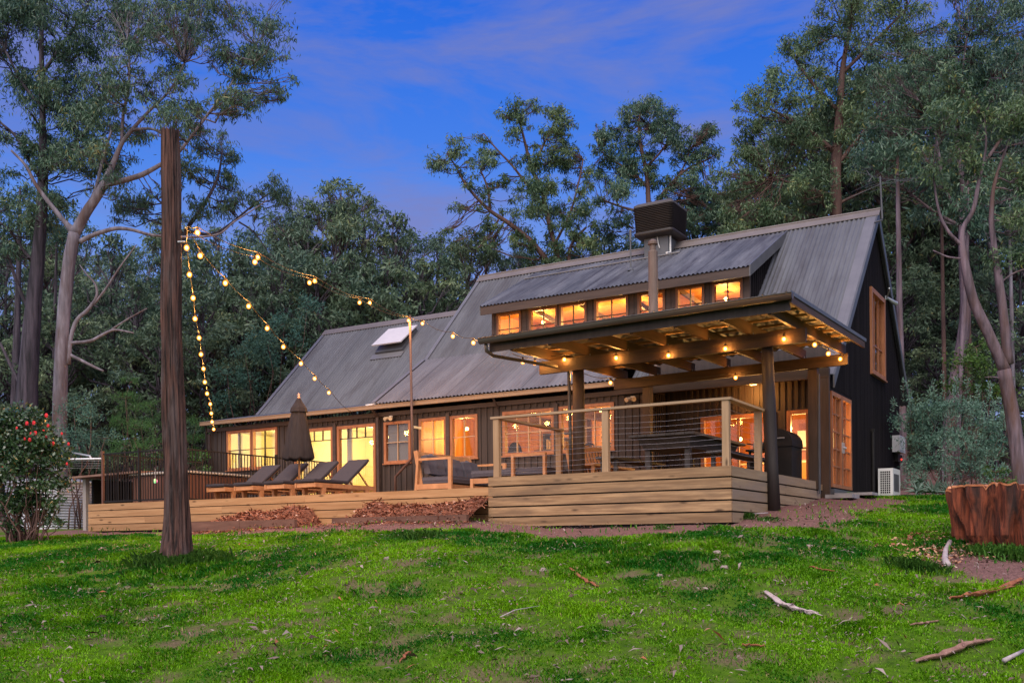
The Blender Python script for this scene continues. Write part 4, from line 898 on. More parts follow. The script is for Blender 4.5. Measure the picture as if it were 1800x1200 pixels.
gb = thing('gas_bottle', (-6.75, 21.35, 2.735), 'dark gas bottle standing left of the barbecue', 'gas bottle')
m = MB(); m.lathe((-6.72, 21.0, 2.74), [(.14, 0), (.155, .03), (.155, .42), (.11, .50), (.05, .53)], 14); m.build('cylinder', GREY_MET, gb, True); m = MB(); m.lathe((-6.72, 21.0, 3.24), [(.09, 0), (.09, .08), (.02, .10)], 10); m.build('valve_collar', BLACK_M, gb)
# lamps inside and on the walls
def pendant(x, y, z, lb, w, zc, r=.05, m_=BULB_P, lc=(1, .54, .16), k=4.2):
    t = thing('pendant_lamp', (x, y, zc), lb, 'pendant lamp'); m = MB(); m.tube([(x, y, zc), (x, y, z + r)], .006, 5); m.build('flex', BLACK_M, t); m = MB(); m.ball((x, y, z), r, 12, 8); m.build('globe', m_, t, True); lamp('globe_light', (x, y - .12, z - r - .14), w * k, lc, r=.05, parent=t); return t
pendant(-22.0, 23.7, 4.86, 'lamp in the far left bedroom', 75, 5.1, lc=(1, .76, .30), k=3.0); pendant(-19.3, 24.2, 4.75, 'lamp in the bedroom behind the tall windows', 60, 5.1, lc=(1, .76, .30), k=3.0)
pendant(-15.7, 23.7, 4.72, 'small lamp behind the four pane window above the sofa', 34, 5.1); pendant(-13.2, 24.6, 4.5, 'lamp in the timber lined dining room', 42, 5.1); pendant(-11.2, 24.6, 4.5, 'lamp behind the right hand dining room window', 42, 5.1)
pendant(-8.35, 25.0, 4.1, 'bare bulb in the kitchen left of the deck post', 30, 5.1); pendant(-7.2, 25.6, 3.9, 'low bare bulb over the kitchen bench', 30, 5.1); pendant(-6.4, 24.4, 4.35, 'bare bulb behind the right hand kitchen window', 34, 5.1)
pendant(-14.2, 25.4, 7.8, 'lamp at the left end of the loft', 34, 8.02); pendant(-12.75, 25.5, 7.82, 'small lamp in the middle of the loft', 34, 8.02); pendant(-11.35, 25.4, 7.68, 'round lamp in the widest loft window', 40, 8.02, .08); pendant(-8.9, 25.6, 7.8, 'lamp at the right end of the loft', 34, 8.02); pendant(-6.8, 27.4, 7.4, 'lamp behind the tall gable window', 4, 8.0)
bl = thing('bedside_lamp', (-18.35, 24.9, 3.3), 'glowing bedside lamp on a small table behind the lounger', 'lamp')
m = MB(); m.box(-18.7, -18.05, 24.7, 25.2, 2.7, 3.25); m.build('table', WHITE, bl); m = MB(); m.lathe((-18.35, 24.9, 3.25), [(.08, 0), (.03, .04), (.03, .22)], 10); m.build('base', WHITE, bl); m = MB(); m.lathe((-18.35, 24.9, 3.47), [(.17, 0), (.12, .26)], 14); m.build('shade', emit_mat('lampshade', (1, .70, .32), 4.0), bl, True); lamp('shade_light', (-18.35, 24.6, 3.65), 60, (1, .7, .35), .1, bl)
pc = thing('framed_picture', (-20.1, 25.5, 4.0), 'framed picture on the bedroom wall behind the tall window', 'picture')
m = MB(); m.box(-20.2, -19.75, 25.55, 25.59, 3.55, 4.5); m.build('frame', DARK_WOOD, pc); m = MB(); m.box(-20.16, -19.79, 25.53, 25.549, 3.6, 4.45); m.build('canvas', mat('dark_landscape_print', (.05, .07, .04), (.25, .2, .12), (4, 4, 4), .7), pc)
mi = thing('round_mirror', (-15.6, 26.1, 4.3), 'round dark mirror on the wall of the timber room', 'mirror')
m = MB(); n = 20; m.add([(-15.62 + .22 * math.cos(2 * math.pi * j / n), y, 4.2 + .34 * math.sin(2 * math.pi * j / n)) for y in (26.1, 26.17) for j in range(n)], [tuple(range(n))] + [(j, (j + 1) % n, n + (j + 1) % n, n + j) for j in range(n)]); m.build('glass', BLACK_M, mi)
hood = thing('kitchen_cupboard', (-6.3, 26.9, 3.6), 'white kitchen cupboards seen through the porch window', 'cupboard')
m = MB(); m.box(-7.4, -5.9, 26.75, 27.15, 3.9, 4.4); m.build('wall_unit', WHITE, hood); m = MB(); m.box(-8.8, -5.9, 26.5, 27.15, 2.72, 3.55); m.build('base_unit', TIMBER_IN, hood); m = MB(); m.box(-8.85, -5.85, 26.45, 27.15, 3.552, 3.6); m.build('benchtop', mat('pale_benchtop', (.6, .5, .36), (.66, .56, .4), (2, 2, 2), .4), hood)
SHEER = mat('white_curtain', (.55, .47, .32), (.66, .58, .42), (30, 2, .4), .9, .2)
for x, lb in ((-23.30, 'white curtain at the left edge of the far left window'), (-21.62, 'white curtain at the right edge of the far left window'), (-20.62, 'white curtain behind the umbrella in the tall window'), (-18.98, 'white curtain at the left of the tall window by the downpipe')):
    ct = thing('curtain', (x, 22.6, 2.8), lb, 'curtain', 'bedroom curtains'); V = [(x + .17 * (t - .5), 22.60 + .025 * math.sin(t * 26), z) for z in (2.85, 4.98) for t in np.linspace(0, 1, 25)]
    m = MB(); m.add(V, [(i, i + 1, 25 + i + 1, 25 + i) for i in range(24)]); m.add([(a, b + .012, c_) for a, b, c_ in V], [(25 + i, 25 + i + 1, i + 1, i) for i in range(24)]); m.build('fabric', SHEER, ct, True)
sf = thing('bookshelf', (-12.9, 26.0, 2.7), 'timber bookshelf on the back wall of the dining room', 'shelf')
m = MB(); m.box(-14.5, -14.45, 25.85, 26.18, 2.71, 4.7); m.box(-13.25, -13.2, 25.85, 26.18, 2.71, 4.7)
for z in (3.2, 3.7, 4.2, 4.66): m.box(-14.449, -13.251, 25.851, 26.179, z, z + .04)
m.build('frame', DARK_WOOD, sf)
rb = np.random.default_rng(8); m = MB()
for z in (3.24, 3.74, 4.24):
    x = -14.42
    while x < -13.4: w_ = rb.uniform(.03, .07); h_ = rb.uniform(.2, .34); m.box(x, x + w_, 25.9, 26.1, z + .001, z + h_); x += w_ + rb.uniform(.004, .06)
m.build('books', mat('book_spines', (.08, .05, .04), (.5, .4, .3), (14, 1, .3), .7, island=.6), sf)
dt = thing('dining_setting', (-11.8, 24.2, 2.7), 'indoor dining table behind the right hand windows', 'table')
m = MB(); m.box(-13.0, -10.6, 23.8, 24.7, 3.42, 3.47); m.build('tabletop', DARK_WOOD, dt); m = MB()
for x in (-12.9, -10.7):
    for y in (23.9, 24.6): m.box(x - .04, x + .04, y - .04, y + .04, 2.71, 3.419)
m.build('legs', DARK_WOOD, dt)
for i, x in enumerate((-12.5, -11.8, -11.1)):
    ch = thing('dining_chair', (x, 23.5, 2.7), 'dark spindle back chair at the indoor dining table', 'chair', 'indoor dining chairs'); m = MB(); m.box(x - .2, x + .2, 23.45, 23.85, 3.13, 3.17); m.build('seat', DARK_WOOD, ch); m = MB(); m.tube([(x - .2, 23.45, 3.95)] + [(x - .2 + .4 * t, 23.45, 3.95 + .12 * math.sin(math.pi * t)) for t in (.25, .5, .75)] + [(x + .2, 23.45, 3.95)], .022, 6)
    for t in range(6): m.tube([(x - .18 + .072 * t, 23.46, 3.17), (x - .18 + .072 * t, 23.45, 3.98)], .012, 5)
    m.build('back', DARK_WOOD, ch); m = MB()
    for a in (-.17, .17):
        for b in (23.5, 23.8): m.tube([(x + a, b, 2.71), (x + a, b, 3.13)], .02, 5)
    m.build('legs', DARK_WOOD, ch)
bed = thing('bed', (-18.9, 23.9, 2.7), 'bed with mustard cover behind the tall bedroom window', 'bed')
m = MB(); m.cushion(-20.0, -17.9, 23.0, 24.6, 2.95, 3.22, .08); m.build('mattress', mat('mustard_cover', (.45, .27, .05), (.6, .4, .1), (3, 3, 3), .9), bed, True); m = MB(); m.box(-20.0, -17.9, 23.0, 24.65, 2.72, 2.94); m.build('base', DARK_WOOD, bed)
def spot(x, y, z, lb, out='Y'):
    t = thing('sensor_light', (x, y, z), lb, 'wall light', 'sensor lights under the eaves')
    m = MB(); m.box(x - .05, x + .05, y, y + .04, z - .05, z + .05); m.build('mount', WHITE, t)
    for s in (-1, 1): m = MB(); m.tube([(x + s * .03, y, z), (x + s * .07, y - .06, z - .02), (x + s * .10, y - .14, z - .05)], [.03, .045, .055], 10); m.build('spot_head', mat('cream_plastic', (.55, .42, .28), (.6, .48, .33), (3, 3, 3), .5), t)
spot(-17.18, 22.18, 4.98, 'cream twin sensor light under the eave beside the wide downpipe'); spot(-10.0, 22.15, 4.92, 'cream twin sensor light under the eave left of the porch post')
gs = thing('sensor_light', (-5.5, 28.7, 8.1), 'pale sensor light on the gable above the tall window', 'wall light', 'sensor lights under the eaves')
m = MB(); m.box(-5.55, -5.5, 28.6, 28.7, 7.95, 8.05); m.build('mount', GALV, gs); m = MB(); m.tube([(-5.5, 28.6, 8.0), (-5.38, 28.3, 8.1), (-5.34, 28.1, 8.12)], .02, 6); m.tube([(-5.5, 28.65, 8.0), (-5.4, 28.8, 7.92), (-5.33, 28.95, 7.88)], [.03, .05, .06], 8); m.build('spot_head', GALV, gs)
lamp('porch_light', (-8.0, 23.0, 5.0), 16, r=.08, parent=pl) if False else None
pn = thing('porch_lamp', (-7.4, 23.1, 5.2), 'flush lamp on the porch ceiling above the kitchen windows', 'ceiling lamp')
m = MB(); m.lathe((-7.4, 23.1, 5.13), [(.08, 0), (.10, .03), (.10, .068)], 14); m.build('diffuser', BULB_P, pn); lamp('diffuser_light', (-7.4, 23.05, 4.98), 45, r=.08, parent=pn)

# ------------------------------------------------------------------ roof cooler, aerial, wall units
ec = thing('evaporative_cooler', (-11.2, 26.9, 9.6), 'brown louvred evaporative cooler on the roof ridge', 'roof cooler')
CO = mat('brown_cooler_plastic', (.022, .016, .016), (.036, .028, .026), (3, 3, 3), .5)
cx, cy = -11.32, 27.1; W2 = .60
def rsq(w, n=5, r=.12):
    P = []
    for qx, qy, a0 in ((1, 1, 0), (-1, 1, 90), (-1, -1, 180), (1, -1, 270)):
        for i in range(n + 1): a = math.radians(a0 + 90 * i / n); P.append((qx * (w - r) + r * math.cos(a), qy * (w - r) + r * math.sin(a)))
    return P
def stack(m, prof):
    base = [rsq(w) for w, z in prof]; k = len(base[0]); V = [(cx + x, cy + y, z) for (w, z), P in zip(prof, base) for x, y in P]
    m.add(V, [(i * k + j, i * k + (j + 1) % k, (i + 1) * k + (j + 1) % k, (i + 1) * k + j) for i in range(len(prof) - 1) for j in range(k)] + [tuple(range(k))[::-1], tuple((len(prof) - 1) * k + j for j in range(k))])
m = MB(); pr = []
for i in range(15):
    z = 10.22 + i * .046; w = .535 + .003 * i; pr += [(w - .06, z), (w + .025, z + .014), (w + .028, z + .028), (w - .06, z + .032)]
stack(m, pr); m.build('louvres', CO, ec)
m = MB(); stack(m, [(.50, 10.08), (.585, 10.13), (.60, 10.205), (.57, 10.215)]); m.build('tray', CO, ec, True)
m = MB(); stack(m, [(.60, 10.915), (.60, 10.97), (.54, 11.02), (.0 + .15, 11.04)]); m.build('lid', mat('cooler_lid', (.075, .068, .072), (.10, .09, .095), (2, 2, 2), .5), ec)
m = MB(); m.box(cx - .36, cx + .36, cy - .34, cy + .34, 9.3, 10.09); m.build('duct', GREY_MET, ec)
m = MB(); m.tube([(cx + .39, cy - .25, 10.1), (cx + .39, cy - .25, 9.62), (cx + .38, cy - .5, 9.55)], .028, 8); m.tube([(cx + .05, cy - .36, 10.1), (cx + .08, cy - .38, 9.9), (cx + .12, cy - .37, 9.75)], .012, 6); m.build('pipe', WHITE, ec)
ae = thing('tv_antenna', (-5.42, 27.3, 9.6), 'old aluminium television aerial on a mast at the gable peak', 'antenna')
D0 = depth(on_x(1547, 350, -5.3)); A_ = lambda x, y, d=0: at(x, y, D0 + d)
m = MB(); m.tube([A_(1551, 385), A_(1547, 310)], .022, 8); m.tube([on_x(1537, 391, -5.46), A_(1551, 387)], .02, 6); m.build('mast', GREY_MET, ae)
m = MB(); m.tube([A_(1498, 299, -.3), A_(1545, 313), A_(1578, 318, .3)], .007, 6); m.tube([A_(1500, 345, -.2), A_(1547, 324), A_(1640, 309, .5)], .007, 6)
m.tube([A_(1523, 300, .1), A_(1532, 312, .1), A_(1527, 320, .1)], .014, 6)
for a, b in (((1507, 326), (1572, 291)), ((1496, 338), (1540, 318)), ((1513, 300), (1536, 292)), ((1558, 318), (1664, 306)), ((1560, 316), (1624, 320)), ((1520, 330), (1582, 312)), ((1530, 338), (1596, 312)), ((1488, 350), (1552, 322))): m.tube([A_(*a, .2), A_(*b, -.2)], .0045, 4)
m.build('elements', GREY_MET, ae)
acy = float(on_x(1570, 870, -5.10)[1]); acz = gz(-5.2, acy + .4)
ac = thing('air_conditioner', (-5.3, acy + .4, acz), 'white outdoor air conditioner unit on the grass beside the black gable wall', 'air conditioner')
z0 = acz + .04; z1 = float(on_x(1570, 822, -5.10)[2]); y1 = acy + .95
m = MB(); m.box(-5.46, -5.10, acy, y1, z0, z1); m.build('casing', WHITE, ac)
m = MB(); m.box(-5.41, -5.16, acy - .004, acy - .001, z0 + .06, z1 - .07); m.build('coil', BLACK_M, ac)
m = MB()
for i in range(6): x = -5.41 + .05 * i; m.box(x - .005, x + .005, acy - .014, acy - .0045, z0 + .06, z1 - .07)
for i in range(11): z = z0 + .06 + (z1 - z0 - .13) * i / 10; m.box(-5.415, -5.155, acy - .02, acy - .0142, z - .006, z + .006)
m.build('grille', WHITE, ac)
m = MB(); m.box(-5.0985, -5.094, acy + .12, y1 - .2, z0 + .12, z1 - .14); m.build('fan_panel', GREY_MET, ac)
m = MB(); m.box(-5.44, -5.12, acy + .1, acy + .16, acz - .08, z0 - .001); m.box(-5.44, -5.12, y1 - .16, y1 - .1, acz - .08, z0 - .001); m.build('foot', BLACK_M, ac)
mb_ = thing('meter_box', (-5.5, 29.9, 3.9), 'small white meter box on the back corner of the gable wall', 'meter box')
m = MB(); m.box(-5.557, -5.36, 29.45, 30.25, 3.95, 4.40); m.build('case', mat('meter_white', (.60, .60, .66), (.66, .66, .7), (2, 2, 2), .4), mb_); m = MB(); m.box(-5.359, -5.352, 29.53, 30.17, 4.0, 4.35); m.build('door', WHITE, mb_)
m = MB(); m.box(-5.556, -5.45, 29.7, 30.3, 3.70, 3.91); o = m.build('isolator', BLACK_M, mb_); m = MB(); m.ball((-5.44, 30.1, 3.78), .03); m.build('indicator_lamp', emit_mat('red_indicator', (1, .02, .02), 2.0), o)

# ------------------------------------------------------------------ pool fence, spa, tank, clothes line
fe = thing('pool_fence', (-20.5, 16.65, 2.6), 'black steel pool fence around the spa on the lower deck', 'fence')
FX0, FX1, FY0, FY1 = -21.93, -19.2, 16.66, 19.9
def panel(p, q, n, top=3.84):
    p, q = np.array(p), np.array(q); m = MB()
    for z in (2.66, top): m.bar((p[0], p[1], z), (q[0], q[1], z), .026, .034)
    for i in range(1, n): c = p + (q - p) * i / n; m.box(c[0] - .008, c[0] + .008, c[1] - .008, c[1] + .008, 2.677, top - .017)
    m.build('panel', BLACK_M, fe)
panel((FX0 + .03, FY0), (-20.6, FY0), 14); panel((-20.54, FY0), (FX1 - .03, FY0), 14); panel((FX1, FY0 + .03), (FX1, FY1 - .03), 32); panel((FX0, FY0 + .03), (FX0, FY1), 32); panel((FX1, FY1 + .03), (FX1, 22.2), 22)
for x, y in ((FX0, FY0), (-20.57, FY0), (FX1, FY0), (FX1, FY1)):
    m = MB(); m.box(x - .028, x + .028, y - .028, y + .028, 2.58, 3.92); m.build('fence_post', mat('rust_brown_post', (.10, .045, .03), (.15, .07, .045), (4, 4, 4), .5) if x < -21 else BLACK_M, fe)
spa = thing('spa_pool', (-20.6, 18.2, 2.6), 'brown slatted spa pool with pale rim inside the black fence', 'spa')
SP = mat('brown_spa_cabinet', (.12, .055, .035), (.19, .09, .06), (12, 12, 1), .55, .2, island=.15)
m = MB(); 
wall_panel(m, 'Y', 17.25, -21.55, -19.62, 2.6, 3.30, [], .05, -1, .11, .085, .012); wall_panel(m, 'X', -19.62, 17.301, 19.3, 2.6, 3.30, [], .05, 1, .11, .085, .012); m.box(-21.55, -19.68, 19.25, 19.3, 2.6, 3.3); m.box(-21.55, -21.5, 17.301, 19.249, 2.6, 3.3); m.build('cabinet', SP, spa)
m = MB(); m.cushion(-21.62, -19.55, 17.18, 19.37, 3.302, 3.385, .035); m.build('rim', mat('pale_spa_rim', (.5, .45, .38), (.56, .5, .42), (2, 2, 2), .4), spa, True)
m = MB(); m.box(-21.4, -19.8, 17.4, 19.2, 3.30, 3.41); m.build('cover', GREY_MET, spa)
lb = thing('light_ball', (-20.4, 17.0, 3.1), 'small coloured glowing ball hanging in front of the spa', 'garden light')
c = on_y(273, 845, 17.05)
for i, cc in enumerate(((1, .05, .5), (.15, .3, 1), (.1, 1, .35))):
    m = MB(); 
    for j in range(4):
        a = math.radians(120 * i + 30 * j); b = math.radians(120 * i + 30 * (j + 1)); V = []
        for t in np.linspace(-math.pi / 2, math.pi / 2, 7):
            for w in (a, b): V.append((c[0] + .055 * math.cos(t) * math.cos(w), c[1] + .055 * math.cos(t) * math.sin(w), c[2] + .055 * math.sin(t)))
        m.add(V, [(2 * q, 2 * q + 1, 2 * q + 3, 2 * q + 2) for q in range(6)])
    m.build('lit_segment', emit_mat('glow_colour_%d' % i, cc, 1.1), lb)
m = MB(); m.tube([c + (0, 0, .05), c + (0, 0, .30)], .006, 5); m.build('hanger', GALV, lb)
tk = thing('water_tank', (-25.3, 18.6, 2.0), 'old corrugated iron water tank behind the camellia', 'water tank')
tc_ = on_y(84, 900, 18.4); zt = float(on_y(100, 842, 17.3)[2]); zb_ = gz(tc_[0], 17.3) - .1
m = MB(); pr = []
n = int((zt - zb_) / .019)
for i in range(n + 1): pr.append((1.28 + .013 * math.sin(i * 2 * math.pi / 4), i * .019))
m.lathe((tc_[0], 18.6, zb_), pr, 48); m.build('body', mat('galvanised_tank', (.40, .42, .47), (.52, .53, .58), (3, 3, .8), .4, metal=.25, dirt=(.28, .27, .29), dirt_scale=(.8, .8, 4)), tk)
m = MB(); m.lathe((tc_[0], 18.6, zb_ + n * .019), [(1.33, 0), (1.33, .03), (.7, .16), (.1, .20)], 40); m.build('lid', GALV, tk)
sh = thing('wood_shelter', (-23.4, 18.2, 2.0), 'low open shelter with flat roof between the tank and the pool fence', 'shelter')
px0 = on_y(150, 840, 17.4); px1 = on_y(178, 840, 17.4)
m = MB(); m.box(px0[0] - .05, px0[0] + .08, 17.35, 17.47, 1.9, px0[2] - .02); m.build('post', mat('grey_post', (.26, .23, .21), (.36, .33, .31), (9, 9, 1), .8, .2), sh)
m = MB(); m.hexa([(px0[0] - .35, 17.1, px0[2] - .02), (-21.2, 17.1, px0[2] + .02), (-21.2, 19.6, px0[2] + .12), (px0[0] - .35, 19.6, px0[2] + .10)], [(px0[0] - .35, 17.1, px0[2] + .03), (-21.2, 17.1, px0[2] + .07), (-21.2, 19.6, px0[2] + .17), (px0[0] - .35, 19.6, px0[2] + .15)]); m.build('roof', mat('rusty_sheet', (.16, .075, .05), (.26, .16, .12), (2, 6, 2), .7), sh)
m = MB(); m.box(px0[0] + .0, -22.4, 19.4, 19.5, 1.9, px0[2] + .08); m.box(px0[0] - .02, px0[0] + .05, 17.6, 19.39, 1.9, px0[2] - .03); m.build('wall', BLACK_M, sh)
cl = thing('clothes_line', (-27, 20.5, 2.2), 'grey tubular clothes line frame behind the tank', 'clothes line')
T = lambda x, y, D=27.5: at(x, y, D)
m = MB(); m.tube([T(60, 808), T(178, 806)], .03, 8); m.tube([T(104, 791, 28.5), T(158, 801), T(161, 807)], .025, 8); m.tube([T(100, 800, 28.5), T(100, 900, 28.5)], .035, 8); m.build('frame', GALV, cl)
m = MB()
for i in range(4): m.tube([T(60, 811 + i * 4, 28), T(176, 810 + i * 4, 28)], .006, 4)
m.build('line', WIRE, cl)

# ------------------------------------------------------------------ garden beds
MULCH = leaf_mat('mulch_chips', (.12, .034, .018), (.36, .145, .08), (.55, .38, .30), .8, 0)
def bed(x0, x1, lb, lb2):
    nx, ny = 60, 12; V = []; 
    for j in range(ny):
        for i in range(nx):
            x = x0 + (x1 - x0) * i / (nx - 1); t = j / (ny - 1); y = 15.66 + t * .83
            e = min(1, (i + .2) / 6, (nx - 1 - i + (8 if x1 > -11 else 0) + .2) / 6)
            V.append((x, y, gz(x, 15.6) + .05 + e * (.30 * math.sin(t * math.pi * .52)) + t * e * .30 * (float(fbm(np.array([x * 1.7]), np.array([y * 3]))[0]) - .4) - (1 - e) * .08))
    V = np.array(V); m = MB(); m.add(V, [(j * nx + i, j * nx + i + 1, (j + 1) * nx + i + 1, (j + 1) * nx + i) for j in range(ny - 1) for i in range(nx - 1)])
    o = m.build('mulch_bed', mat('mulch_base', (.10, .035, .02), (.24, .10, .06), (22, 22, 22), .9, .8), None, True); tag(o, lb2, 'mulch', kind='stuff')
    n = 2600; rng = np.random.default_rng(int(abs(x0) * 10)); q = rng.integers(0, len(V), n); b = V[q] + rng.normal(0, .05, (n, 3)) * (1, 1, .15) + (0, 0, .012)
    a = rng.uniform(0, 6.28, n); L = rng.uniform(.02, .10, n)[:, None]; w = rng.uniform(.006, .018, n)[:, None]
    d = np.stack([np.cos(a), np.sin(a), rng.normal(.1, .35, n)], 1); s = np.stack([-np.sin(a), np.cos(a), rng.normal(0, .6, n)], 1)
    c = polys_np('mulch_chip_layer', np.stack([b - s * w, b + s * w, b + d * L + s * w * .6, b + d * L - s * w * .6], 1).reshape(-1, 3), 4, MULCH, np.clip(rng.normal(.5, .28, n), 0, 1), o)
    c['kind'] = 'stuff'
    n = 900; xx = rng.uniform(x0 - .3, x1 + .15, n); yy = 15.56 - np.abs(rng.normal(0, .32, n)); b = np.stack([xx, yy, ground(xx, yy) + .012], 1); a = rng.uniform(0, 6.28, n); L = rng.uniform(.02, .08, n)[:, None]; w = rng.uniform(.005, .014, n)[:, None]; d = np.stack([np.cos(a), np.sin(a), rng.normal(0, .2, n)], 1); s = np.stack([-np.sin(a), np.cos(a), rng.normal(0, .4, n)], 1)
    c = polys_np('spilled_chips', np.stack([b - s * w, b + s * w, b + d * L + s * w * .6, b + d * L - s * w * .6], 1).reshape(-1, 3), 4, MULCH, np.clip(rng.normal(.5, .28, n), 0, 1), o); c['kind'] = 'stuff'
    lg = thing('log_edging', (x0, 15.6, 1.85), lb, 'garden edging', 'old sleepers edging the mulch beds')
    m = MB(); xs = np.linspace(x0 - .05, x1 + .02, 3)
    for a, b2 in zip(xs[:-1], xs[1:]): zz = gz((a + b2) / 2, 15.6); m.box(a + .004, b2 - .004, 15.57, 15.655, zz - .06, max(zz + .09, 2.06)); 
    m.build('sleeper', mat('old_brown_sleeper', (.09, .045, .032), (.20, .105, .075), (1, 8, 8), .85, .4), lg)
bed(-17.6, -14.55, 'old brown sleeper edging the left mulch bed below the loungers', 'heaped red bark mulch in the left garden bed')
bed(-13.5, -10.36, 'old brown sleeper edging the right mulch bed beside the raised deck', 'heaped red bark mulch in the right garden bed')

# ------------------------------------------------------------------ foliage tools
def leaf_quads(P, L, w, droop, rng, spread=1.0):
    n = len(P); d = rng.normal(0, 1, (n, 3)) * spread; d[:, 2] -= droop; d /= np.linalg.norm(d, axis=1)[:, None] + 1e-9
    s = np.cross(d, rng.normal(0, 1, (n, 3))); s /= np.linalg.norm(s, axis=1)[:, None] + 1e-9
    Ls = (L * rng.uniform(.65, 1.25, n))[:, None]; ws = (w * rng.uniform(.7, 1.2, n))[:, None]
    return np.stack([P, P + d * Ls * .42 + s * ws * .5, P + d * Ls, P + d * Ls * .42 - s * ws * .5], 1).reshape(-1, 3)
def clump_points(c, R, n, rng, nsub=12, flat=.75, sig=.24, zst=.8):
    """leaf positions in tufts spread through an uneven ellipsoid; also returns the tuft centres"""
    u = rng.normal(0, 1, (nsub, 3)); u /= np.linalg.norm(u, axis=1)[:, None]; u[:, 2] = np.where(u[:, 2] < -.35, -u[:, 2] * .5, u[:, 2])
    T = c + u * (rng.uniform(.35, .95, nsub) ** .7)[:, None] * R * np.array((1, 1, flat))
    k = rng.integers(0, nsub, n); g = rng.normal(0, 1, (n, 3)) * R * sig * (rng.uniform(.7, 1.2, nsub)[k])[:, None] * np.array((1, 1, zst))
    g[:, 2] -= np.abs(rng.normal(0, 1, n)) * R * .10
    return T[k] + g, T, k
def path3(a, b, sag, rng, n=6):
    t = np.linspace(0, 1, n)[:, None]; j = rng.normal(0, .05, (n, 3)) * np.linalg.norm(b - a) * np.sin(t * math.pi); P = a + (b - a) * t + j; P[:, 2] += sag * np.sin(t[:, 0] * math.pi); return P
GUM_DARK = leaf_mat('dark_gum_leaves', (.024, .070, .052), (.105, .185, .105), (.22, .21, .07), .45, .22, .45)
GUM_OLIVE = leaf_mat('olive_gum_leaves', (.036, .088, .050), (.155, .230, .095), (.28, .26, .07), .45, .22, .45)
GUM_BLUE = leaf_mat('blue_gum_leaves', (.028, .078, .060), (.120, .205, .12), (.2, .2, .09), .45, .22, .45)
BARK_DARK = mat('dark_ironbark', (.018, .016, .023), (.085, .07, .095), (9, 9, .8), .9, .9, 8, bumpdist=.05, ramp=(.36, .66))
BARK_PALE = mat('pale_smooth_gum_bark', (.085, .075, .095), (.215, .195, .24), (6, 6, .9), .8, .6, 8, dirt=(.075, .045, .042), dirt_scale=(3.2, 3.2, .7), ramp=(.38, .64))
BARK_PINK = mat('pinkish_gum_bark', (.062, .046, .058), (.205, .150, .185), (8, 8, .8), .85, .8, 8, dirt=(.10, .05, .035), dirt_scale=(2.5, 2.5, .5), ramp=(.38, .66))
BARK_RED = mat('reddish_branch_bark', (.06, .032, .03), (.15, .085, .07), (5, 5, 1), .8, .4, 6)
def fill(x0, x1, y0, y1, n, r, seed):
    g = np.random.default_rng(seed); return [(float(a), float(b), float(r * c)) for a, b, c in zip(g.uniform(x0, x1, n), g.uniform(y0, y1, n), g.uniform(.7, 1.2, n))]
def scatter(cl, mult, seed, k=.42, off=.62):
    g = np.random.default_rng(seed); out = []
    for c in cl:
        for _ in range(mult): out.append((c[0] + g.normal(0, c[2] * off), c[1] + g.normal(0, c[2] * off * .85), c[2] * k * g.uniform(.65, 1.3)))
    return out
